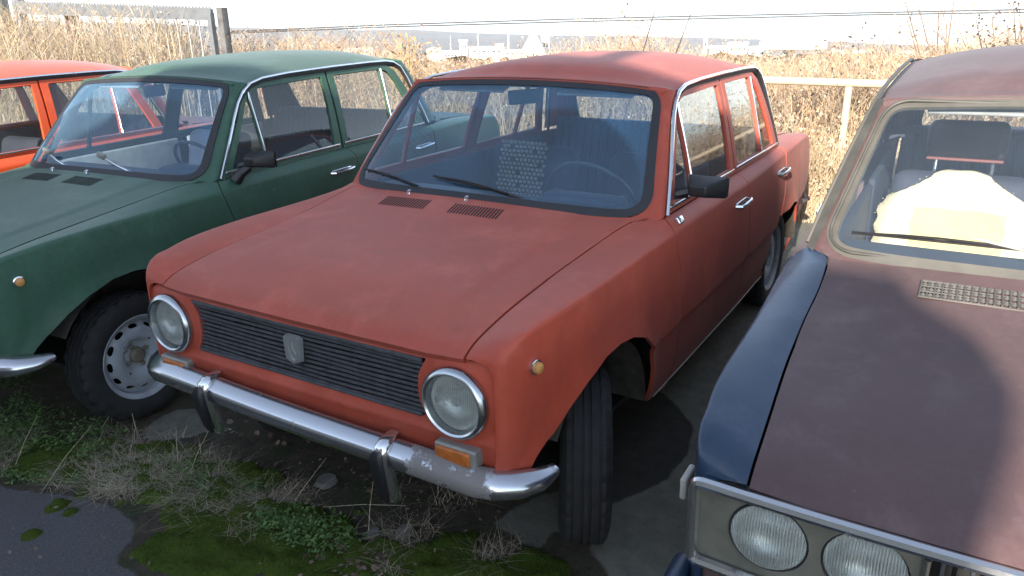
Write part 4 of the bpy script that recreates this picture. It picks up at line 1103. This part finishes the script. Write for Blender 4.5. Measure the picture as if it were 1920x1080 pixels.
# leafy weeds
m = MB()
ZW = [(zone([(-40, 745), (60, 735), (120, 770), (230, 800), (250, 830), (150, 850), (60, 850), (-40, 840)]), 2600, .075), (zone([(475, 960), (540, 955), (600, 985), (660, 1010), (655, 1040), (600, 1050), (540, 1030), (490, 1000)]), 2300, .05),
      (zone([(270, 855), (420, 870), (520, 930), (420, 960), (300, 900)]), 700, .04), (zone([(-40, 860), (120, 850), (200, 880), (100, 900), (-40, 885)]), 350, .03), (zone([(20, 640), (60, 700), (50, 760), (-60, 760)]), 300, .09)]
for L, n, H in ZW:
    cl = [inz(L) for _ in range(max(8, n//45))]
    for k in range(n):
        c = random.choice(cl); x = c[0]+random.gauss(0, .022); y = c[1]+random.gauss(0, .022); z = gz(x, y)+.008+H*random.random()**1.5
        s = random.uniform(.0035, .0085); t = random.uniform(0, 6.28); u = Vector((cos(t), sin(t), random.uniform(-.4, .5))).normalized(); w = Vector((-sin(t), cos(t), random.uniform(-.4, .4))).normalized()
        p = Vector((x, y, z)); m.add([p-u*s, p-u*s*.3+w*s*.6, p+u*s*.6+w*s*.5, p+u*s, p+u*s*.6-w*s*.5, p-u*s*.3-w*s*.6], [(0, 1, 2, 3, 4, 5)])
        if k % 6 == 0: m.add([(x-.0007, y, gz(x, y)), (x+.0007, y, gz(x, y)), tuple(p)], [(0, 1, 2)])
g = NG('weed_leaf'); g.set(Base_Color=g.mix(g.ramp(g.noise(30, 2), .35, .65), (.045, .095, .022), (.13, .22, .065)), Roughness=.6)
tag(m.build('leafy_weeds', g.m, smooth=False), 'small fresh green weeds growing among moss', 'weeds', kind='stuff')
# dry grass
m = MB()
def blade(m, p, h, lean, w, seg=4, mat=None, tz=0.):
    t = random.uniform(0, 6.28); d = Vector((cos(t), sin(t), 0)); s = Vector((-sin(t), cos(t), 0)); vs = []
    for i in range(seg+1):
        k = i/seg; q = Vector(p)+d*(lean*k*k)+Vector((0, 0, h*(k-.35*k*k*min(1, lean/h if h else 0)))); ww = w*(1-.8*k)
        vs += [q-s*ww, q+s*ww]
    m.add(vs, [(2*i, 2*i+1, 2*i+3, 2*i+2) for i in range(seg)], mat); return vs[-1]
G1 = simple('grass_grey', (.26, .22, .16), .9, var=.3, scale=60); G2 = simple('grass_pale', (.46, .40, .28), .9, var=.3, scale=60)
ZG = [(zone([(90, 850), (160, 805), (260, 830), (300, 880), (240, 925), (150, 910)]), 2300), (zone([(270, 870), (360, 850), (470, 900), (560, 960), (600, 1000), (480, 990), (360, 960), (280, 920)]), 3600), (zone([(120, 770), (300, 780), (330, 820), (200, 830)]), 260), (zone([(500, 880), (900, 930), (900, 1060), (650, 1060)]), 260), (zone([(-40, 790), (120, 790), (110, 880), (-40, 880)]), 500), (zone([(250, 960), (480, 980), (800, 1000), (1050, 1040), (1000, 1090), (300, 1085)]), 420)]
for L, n in ZG:
    cl = [inz(L) for _ in range(max(6, n//90))]
    for k in range(n):
        c = random.choice(cl); x = c[0]+random.gauss(0, .03); y = c[1]+random.gauss(0, .03)
        blade(m, (x, y, gz(x, y)), random.uniform(.01, .06), random.uniform(.03, .16), random.uniform(.0007, .0016), 4, random.choice((G1, G1, G2)))
for a, b, hgt in (((535, 962), (612, 858), .10), ((500, 985), (560, 905), .05), ((350, 905), (395, 800), .12), ((335, 880), (330, 800), .10), ((600, 950), (760, 948), .02), ((690, 1010), (700, 900), .12), ((70, 900), (170, 800), .05), ((255, 800), (215, 690), .12), ((180, 790), (240, 720), .10), ((400, 1000), (480, 940), .03), ((20, 850), (70, 780), .08)):
    A = gp(*a); A.z = gz(A.x, A.y); B = gp(*b, hgt); mid = A.lerp(B, .5)+Vector((random.uniform(-.01, .01), random.uniform(-.01, .01), .008)); m.tube([A, mid, B], [.0013, .0011, .0007], 5, G2)
tag(m.build('dry_grass', None, smooth=False), 'matted grey dry grass and thin stalks in front of the red car', 'grass', kind='stuff')
# dead leaves and grit
m = MB(); L1 = simple('leaf_brown', (.11, .075, .05), .8, var=.3, scale=30); L2 = simple('leaf_pink', (.20, .14, .115), .8, var=.3, scale=30)
ZL = [(zone([(560, 1040), (700, 1030), (760, 1075), (640, 1110), (560, 1090)]), 170, .011), (zone([(100, 800), (560, 850), (1050, 950), (1000, 1080), (500, 1080), (300, 980)]), 330, .006), (zone([(600, 780), (1040, 930), (900, 980), (560, 900), (300, 800)]), 60, .012), (zone([(-100, 880), (250, 960), (300, 1080), (-100, 1080)]), 26, .006), (zone([(1100, 1000), (1300, 900), (1450, 620), (1500, 800), (1280, 1080)]), 60, .006)]
for L, n, S_ in ZL:
    for k in range(n):
        x, y = inz(L); s = S_*random.uniform(.5, 1.6); t = random.uniform(0, 6.28); u = Vector((cos(t), sin(t), random.uniform(-.3, .3))); w = Vector((-sin(t), cos(t), random.uniform(-.5, .5)))
        p = Vector((x, y, gz(x, y)+.010+.012*random.random())); c = .35*s
        m.add([p-u*s, p-u*s*.3+w*s*.6+Vector((0, 0, c)), p+u*s*.5+w*s*.5+Vector((0, 0, c)), p+u*s, p+u*s*.5-w*s*.45+Vector((0, 0, c*.5)), p-u*s*.3-w*s*.55], [(0, 1, 4, 5), (1, 2, 3, 4)], random.choice((L1, L2)))
tag(m.build('leaf_litter', None, smooth=False), 'small brown dead leaves scattered on moss and soil', 'leaves', kind='stuff')
# flat stones half buried under the bumper
SM = simple('stone', (.14, .135, .125), .85, var=.25, scale=20, bump=.3)
for i, (px, py, r, lab) in enumerate(((613, 903, .05, 'flat grey stone under the bumper of the red car'), (790, 1043, .045, 'pale rounded stone on dark moss near the bottom edge'), (758, 1000, .034, 'small stone in the moss left of the other pale stone'), (700, 1000, .028, 'small flat stone half sunk in moss below the overrider'))):
    c = gp(px, py); m = MB(); vs = []
    for a in range(4):
        for k in range(12):
            t = 2*pi*k/12; rr = r*(1-.25*a/3 if a < 3 else .2)*(.85+.3*hh(k*1.7, i*3.1)); vs.append((c.x+rr*cos(t), c.y+rr*.8*sin(t), gz(c.x, c.y)-.01+(.010, .020, .026, .028)[a]))
    m.add(vs, [(a*12+k, a*12+(k+1) % 12, (a+1)*12+(k+1) % 12, (a+1)*12+k) for a in range(3) for k in range(12)]+[tuple(36+k for k in range(12))])
    tag(m.build('stone', SM), lab, 'stone')

# ------------------------------------------------------------------ dry brush beyond the fence
random.seed(5)
B = [simple('straw_'+a, c, .9, var=.25, scale=3) for a, c in (('gold', (.34, .245, .145)), ('pale', (.45, .37, .26)), ('rust', (.25, .155, .11)), ('grey', (.30, .25, .20)), ('dark', (.07, .05, .04)))]
m = MB()
def weed(x, y, h, w, mat, twigs=4, lean=.55):
    z = gz(x, y); t = random.uniform(0, 6.28); d = Vector((cos(t), sin(t), 0))*lean*h*random.random(); base = Vector((x, y, z-.05))
    v = Vector((x-CAMP.x, y-CAMP.y, 0)).normalized(); s = Vector((-v.y, v.x, 0)); a_ = random.uniform(-.6, .6); s = Vector((s.x*cos(a_)-s.y*sin(a_), s.x*sin(a_)+s.y*cos(a_), 0))
    P = [base+d*k*k+Vector((random.uniform(-.04, .04), random.uniform(-.04, .04), h*k)) for k in (0, .35, .7, 1)]
    vs = []
    for i, p in enumerate(P): ww = w*(1-.22*i); vs += [p-s*ww, p+s*ww]
    m.add(vs, [(2*i, 2*i+1, 2*i+3, 2*i+2) for i in range(3)], mat)
    for k in range(twigs):
        q = random.uniform(.3, 1); i = min(2, int(q*3)); p = P[i].lerp(P[i+1], q*3-i); L = min(.7, h*random.uniform(.10, .34)); t = random.uniform(0, 6.28)
        e = p+Vector((cos(t)*L*.7, sin(t)*L*.7, L*random.uniform(.3, 1))); u = Vector((0, 0, w*.7)) if random.random() < .5 else s*w*.7
        m.add([p-u, p+u, e], [(0, 1, 2)], mat)
        if random.random() < .5:
            r = random.uniform(.006, .016); m.add([e+Vector((0, 0, r)), e+s*r, e-Vector((0, 0, r)), e-s*r], [(0, 1, 2, 3)], mat)
def bpx(px, d): r_ = ray(px, 540); h = hypot(r_.x, r_.y); return CAMP.x+r_.x/h*d, CAMP.y+r_.y/h*d
topf = pchip([(-100, 40), (60, 60), (150, 78), (260, 70), (330, 72), (420, 85), (470, 62), (560, 55), (640, 58), (720, 66), (770, 88), (820, 104), (900, 108), (980, 106), (1060, 92), (1110, 72), (1170, 56), (1220, 78), (1290, 96), (1380, 108), (1440, 102), (1480, 92), (1560, 88), (1620, 84), (1700, 92), (1780, 70), (1850, 45), (1920, 40), (2000, 40)])
n = 0
while n < 15000:
    px = random.uniform(-120, 2050); d = 7.0+11*random.random()**1.6; x, y = bpx(px, d)
    if x > -5.15 or (px < 440 and random.random() < .7): continue
    ztop = CAMP.z+at(px, topf(px)+random.gauss(6, 11)+abs(random.gauss(0, 16)), d).z-CAMP.z
    h = ztop-gz(x, y)
    if random.random() < .45: h *= random.uniform(.3, .95)
    if fbm(x*.55+3, y*.55, 6) < .45 and random.random() < .6: h *= random.uniform(.45, .8)
    if h < .15: continue
    q = random.random(); red_ = .35+.35*fbm(x*.5, y*.5, 8)
    mat = B[0] if q < .30 else B[1] if q < .50 else B[2] if q < .50+red_*.35 else B[3] if q < .93 else B[4]
    weed(x, y, h, .0019+.0002*d, mat, random.choice((4, 6, 8))); n += 1
for k in range(2600):      # golden tussocks by the tail of the red car
    px = random.uniform(1440, 1640); d = random.uniform(6.6, 7.6); x, y = bpx(px, d); weed(x, y, random.uniform(.15, .75), .0028, random.choice((B[0], B[1])), 1, .5)
for k in range(1500):      # taller reeds behind the barred gate
    px = random.uniform(30, 420); d = random.uniform(11, 15); x, y = bpx(px, d); h = at(px, random.uniform(5, 90), d).z-gz(x, y); weed(x, y, h, .0045, random.choice((B[0], B[1], B[3])), 5, .25)
tag(m.build('dry_brush', None, smooth=False), 'dense dry golden brush and reeds beyond the fence', 'brush', kind='stuff')
# bushes and saplings that stand out
def bush(name, px, base, tops, d, mat, label, cat, w=.006, tw=8, seeds=10, group=None):
    m = MB(); x, y = bpx(px, d); z = gz(x, y)-.05; r0 = Vector((x, y, z))
    for (tx, ty) in tops:
        e = at(tx, ty, d+random.uniform(-.3, .3)); mid = r0.lerp(e, .5)+Vector((random.uniform(-.08, .08), random.uniform(-.08, .08), .05))
        m.tube([r0, mid, e], [w*1.4, w, w*.45], 5)
        for k in range(tw):
            q = random.uniform(.4, 1); p = r0.lerp(mid, q*2) if q < .5 else mid.lerp(e, q*2-1); L = random.uniform(.08, .35)
            f = p+Vector((random.uniform(-1, 1)*L, random.uniform(-1, 1)*L, L*random.uniform(.2, 1))); m.tube([p, f], [w*.4, w*.2], 4)
            for s_ in range(seeds//4):
                c = p.lerp(f, random.uniform(.3, 1)); r = random.uniform(.006, .014); m.add([c+Vector((0, 0, r)), c+Vector((r, -r, 0)), c-Vector((0, 0, r)), c+Vector((-r, r, 0))], [(0, 1, 2, 3)])
    o = m.build(name, mat); tag(o, label, cat, group); return o
bush('sapling', 1738, 0, [(1695, -5), (1790, -8), (1760, 20), (1722, 12), (1700, 35), (1775, 45)], 9.5, simple('pale_bark', (.17, .12, .085), .9), 'bare pale sapling forking at the top right against the sky', 'sapling', .012, 4, 2)
bush('bare_bush', 1870, 0, [(1800, 60), (1830, 38), (1860, 30), (1890, 45), (1912, 20), (1900, -5), (1935, 35), (1845, 70), (1790, 85)], 8.6, B[4], 'dark twiggy bush with seed heads at the far right edge', 'bush', .006, 12, 14)
bush('bare_bush', 1560, 0, [(1535, 75), (1575, 60), (1610, 52), (1640, 70), (1660, 62)], 9.5, B[4], 'small thin bare twigs above the fence right of the red car', 'bush', .005, 6, 8)
bush('bare_bush', 1150, 0, [(1125, 45), (1150, 28), (1175, 22), (1190, 40), (1215, 60), (1240, 62), (1100, 70)], 9., B[3], 'pale seedy bush rising behind the middle of the red roof', 'bush', .005, 12, 12)
bush('bare_bush', 620, 0, [(560, 45), (590, 30), (620, 40), (690, 45), (740, 42), (520, 60), (470, 55), (650, 60), (780, 60)], 10., B[2], 'rusty thin bush behind the green roof', 'bush', .005, 10, 10)
bush('golden_bush', 760, 0, [(735, 85), (750, 75), (765, 70), (780, 78), (792, 90), (745, 95), (775, 95), (760, 84)], 9.2, B[0], 'bright golden clump beside the rear of the green roof', 'bush', .007, 16, 24)
for i, (a, b, lab) in enumerate((((1236, -10), (1205, 100), 'tall thin dark stalk crossing the cables, left of a pair'), ((1301, 12), (1265, 105), 'leaning thin dark stalk crossing the cables, right of a pair'))):
    m = MB(); A = at(*a, 7.6); Bq = at(*b, 7.4); e = Bq+(Bq-A)*1.2; e.z = max(e.z, gz(e.x, e.y)-.1); m.tube([A, Bq, e], [.003, .006, .007], 6); tag(m.build('dry_stalk', B[4]), lab, 'stalk')
# ------------------------------------------------------------------ fence, gate, poles, cables
CR = simple('cream_painted_pipe', (.50, .41, .29), .55, var=.12, scale=6, bump=.1)
f = empty('pipe_fence', (-5.0, .68, 0)); tag(f, 'cream painted pipe fence behind the red and brown cars', 'fence')
m = MB(); m.tube([(0, -1.2, 1.085), (0, 0.1, 1.078), (0, 2.2, 1.07), (0, 4.6, 1.07)], .033, 10); m.build('rail', CR, f)
for y in (0, 2.3, 4.5):
    m = MB(); m.tube([(0, y, -.1), (0, y, 1.05)], .030, 10); m.build('post', CR, f)
GM = simple('grey_steel', (.15, .16, .17), .5, .3, var=.15); GB = simple('pale_gate_bar', (.30, .28, .26), .6)
GD = -4.7
def gx(px, py): d = ray(px, py); t = (GD-CAMP.x)/d.x; return CAMP+d*t
gt = empty('barred_gate', (GD, gx(215, 60).y, 0)); tag(gt, 'grey steel gate with thin upright bars behind the orange and green cars', 'gate'); o = Vector(gt.location)
a, b = gx(25, 12), gx(398, 26)
m = MB(); N = 20
for i in range(N): pass
dirv = (b-a)
for zz_ in (0,):
    m.add([a-o+Vector((x, 0, z)) for x in (-.02, .02) for z in (-.105, .065)]+[b-o+Vector((x, 0, z)) for x in (-.02, .02) for z in (-.075, .055)], [(0, 1, 5, 4), (1, 3, 7, 5), (3, 2, 6, 7), (2, 0, 4, 6), (4, 5, 7, 6), (0, 2, 3, 1)])
m.build('top_beam', GM, gt)
m = MB()
vs = []
for k in range(141):
    p = a.lerp(b, k/140)-o+Vector((0, 0, .05)); vs += [p, p+Vector((0, 0, .045 if k % 2 else .012))]
m.add(vs, [(2*i, 2*i+2, 2*i+3, 2*i+1) for i in range(140)])
m.build('spike_strip', GM, gt, smooth=False)
for k, px in enumerate((58, 86, 118, 143, 168, 195, 218, 241, 264, 286, 306, 328, 349, 370)):
    p = gx(px, 22)-o; m = MB(); m.tube([p, (p.x, p.y+.02, -.1)], .011, 6); m.build('bar', GB, gt)
p = gx(394, 24)-o; m = MB(); m.box((p.x, p.y, p.z/2), (.06, .07, p.z)); m.build('gate_post', GM, gt)
p = gx(409, 14); m = MB(); m.box((p.x-.05, p.y, p.z/2), (.10, .10, p.z), bev=.01); tag(m.build('wooden_post', simple('old_wood', (.10, .10, .10), .9, var=.4, scale=8)), 'dark weathered post standing right of the barred gate', 'post')
p = gx(98, 22); m = MB(); m.box((p.x-.25, p.y, p.z/2), (.10, .12, p.z), bev=.01); tag(m.build('wooden_post', simple('purple_wood', (.10, .06, .07), .9, var=.4, scale=8)), 'dark reddish post seen through the left part of the gate', 'post')
p = gx(2, 60); m = MB(); m.tube([(p.x, p.y, -.1), (p.x, p.y+.0, 6)], [.19, .17], 20); tag(m.build('concrete_pole', simple('concrete_pole', (.30, .30, .26), .8, var=.1)), 'thick pale concrete pole at the top left corner', 'pole')
p = gx(33, 60); m = MB(); m.box((p.x-.1, p.y, 1.5), (.12, .16, 3.4), bev=.01); tag(m.build('pole_shaded_side', simple('pole_shade_tone', (.16, .18, .22), .6)), 'shaded side of the concrete pole, built as a blue grey box', 'post')  # the pole's shaded side, put in as its own darker bluish box
CB = simple('cable_black', (.05, .05, .05), .6)
for k, (ys, lab) in enumerate((((60, 46, 36, 30, 24, 18, 14), 'upper black cable crossing the sky'), ((63, 50, 41, 35, 28, 23, 19), 'lower black cable crossing the sky'))):
    m = MB(); m.tube([at(px, y_, 34) for px, y_ in zip((410, 740, 1060, 1320, 1620, 1920, 2200), ys)], .028, 6); tag(m.build('overhead_cable', CB), lab, 'cable', None)
# ------------------------------------------------------------------ the town in the valley
WH_ = simple('white_render', (.80, .78, .74), .7, var=.05); GR_ = simple('grey_roof', (.30, .30, .30), .8); BG_ = simple('beige_render', (.58, .48, .38), .8); DK = simple('window_dark', (.05, .06, .08), .3)
def bld(px0, px1, py0, py1, D, mat, label, roof='flat', win=0, cat='building', depth=.6):
    a = at(px0, py1, D); b = at(px1, py1, D); t = at((px0+px1)/2, py0, D); w = (b-a).length; c = (a+b)/2; v = Vector((c.x-CAMP.x, c.y-CAMP.y, 0)).normalized(); yaw = atan2(v.y, v.x)
    H = t.z-c.z; e = empty('town_building', (c.x, c.y, c.z), (0, 0, yaw)); tag(e, label, cat, 'buildings of the town in the valley')
    dp = w*depth; m = MB(); m.box((dp/2, 0, H/2-4), (dp, w, H+8)); m.build('wall', mat, e, smooth=False)
    m = MB()
    if roof == 'gable': m.add([(-.3, -w*.52, H), (dp+.3, -w*.52, H), (-.3, w*.52, H), (dp+.3, w*.52, H), (-.3, 0, H*1.35), (dp+.3, 0, H*1.35)], [(0, 1, 5, 4), (2, 4, 5, 3), (0, 4, 2), (1, 3, 5)])
    else: m.box((dp/2, 0, H+.15), (dp+.6, w+.6, .3+H*.06))
    m.build('roof', GR_ if roof == 'gable' else WH_, e, smooth=False)
    for k in range(win):
        m = MB(); m.box((-.05, -w*.42+w*.84*(k+.5)/win, H*.55), (.1, w*.5/win, H*.22)); m.build('window', DK, e, smooth=False)
bld(862, 876, 77, 100, 260, WH_, 'small white tower block above the rear of the green car', win=3)
bld(830, 860, 98, 112, 200, WH_, 'long low white shed beside the red roof', win=4)
bld(880, 945, 90, 104, 300, WH_, 'wide white hall left of the white cone', win=6)
bld(945, 985, 96, 106, 240, BG_, 'low beige hall below the white mast', win=4)
bld(800, 828, 92, 104, 330, BG_, 'small beige house at the foot of the hill', 'gable', 2)
bld(930, 944, 84, 96, 420, BG_, 'tiny beige block beside the white hall', win=2)
bld(1016, 1030, 68, 104, 300, WH_, 'narrow white tower right of the white cone', win=2)
bld(1318, 1325, 70, 100, 250, WH_, 'thin white tower above the right side of the red roof', win=1)
bld(1330, 1362, 88, 104, 250, WH_, 'low white building right of the thin tower', win=4)
bld(1365, 1400, 82, 104, 230, BG_, 'two storey beige building with rows of windows', win=6)
bld(1403, 1418, 90, 112, 200, WH_, 'white block left of the canopy, left of a pair', win=1)
bld(1419, 1433, 90, 112, 200, WH_, 'white block left of the canopy, right of a pair', win=1)
bld(1465, 1477, 90, 116, 190, WH_, 'white kiosk under the canopy', win=1)
bld(1690, 1740, 98, 108, 400, WH_, 'long white building below the sapling', win=5)
bld(1560, 1620, 96, 104, 420, WH_, 'low pale building behind the bare twigs', win=5)
bld(640, 700, 92, 104, 380, WH_, 'low white building behind the rusty bush', win=5)
e0 = at(1483, 118, 190); e = empty('canopy', (e0.x, e0.y, e0.z)); tag(e, 'white canopy on a single column above the brush', 'canopy')
v = Vector((e0.x-CAMP.x, e0.y-CAMP.y, 0)).normalized(); s = Vector((-v.y, v.x, 0)); t = at(1483, 84, 190).z-e0.z
m = MB(); R_ = Matrix.Rotation(atan2(v.y, v.x), 4, 'Z'); m.box((0, 0, t), (8, 14, 1.9), bev=.5, M=R_); m.build('roof', WH_, e)
m = MB(); m.box((0, 0, t/2-2), (1, 1.5, t+4), M=R_); m.build('column', WH_, e)
c = at(1000, 106, 290); m = MB(); H = at(1000, 62, 290).z-c.z; m.lathe([(-3, 6.2), (0, 5.6), (H*.45, 3.4), (H, 1.0), (H+.1, 0)], 20, Matrix.Translation(c) @ Matrix.Rotation(-pi/2, 4, 'Y')); tag(m.build('conical_hall', WH_), 'white cone shaped hall above the red roof', 'building', 'buildings of the town in the valley')
for px, y0, y1, D, mt, lab in ((953, 52, 100, 260, WH_, 'white mast beside the white cone'), (897, 62, 95, 200, GR_, 'thin dark pole above the white hall'), (845, 66, 92, 260, GR_, 'thin grey pole over the small white tower'), (1092, 60, 100, 150, GR_, 'slim grey pole right of the white cone')):
    a = at(px, y1, D); b = at(px, y0, D); m = MB(); m.tube([a-Vector((0, 0, 6)), b], [.35, .22], 6); tag(m.build('mast', mt), lab, 'mast')
# tree masses in the valley
random.seed(9); m = MB(); T_ = simple('far_bare_wood', (.16, .12, .085), .95, var=.3, scale=.05)
for k in range(1500):
    px = random.uniform(-60, 1980); D = 60+340*random.random()**.8; x, y = bpx(px, D); z = gz(x, y); r = random.uniform(1.2, 3.2); h = random.uniform(1.5, 4.5)
    vs = [(x+r*random.uniform(-1, 1), y+r*random.uniform(-1, 1), z-1+h*random.random()**.5+1) for _ in range(14)]
    fs = [tuple(random.sample(range(14), 3)) for _ in range(16)]; m.add(vs, fs)
tag(m.build('far_scrub', T_, smooth=False), 'brownish bare scrub filling the valley between the houses', 'scrub', kind='stuff')
# thin winter haze over the valley
m = MB(); m.box((-1600, 0, -60), (4200, 7400, 0)) if 0 else None
hz = MB(); zb = min(v.co.z for v in go.data.vertices)-1.2
hz.box(((-3700+420)/2, 0, (zb+14)/2), (4120, 7600, 14-zb)); ho = hz.build('haze', None, smooth=False); tag(ho, 'pale haze over the valley', 'haze', kind='stuff')
hm = bpy.data.materials.new('haze_air'); hm.use_nodes = True; t = hm.node_tree; t.nodes.remove(t.nodes["Principled BSDF"]); pv = t.nodes.new("ShaderNodeVolumePrincipled")
pv.inputs["Color"].default_value = (.85, .90, 1, 1); pv.inputs["Density"].default_value = .00022; pv.inputs["Anisotropy"].default_value = .0; t.links.new(pv.outputs[0], t.nodes["Material Output"].inputs["Volume"]); ho.data.materials.append(hm)
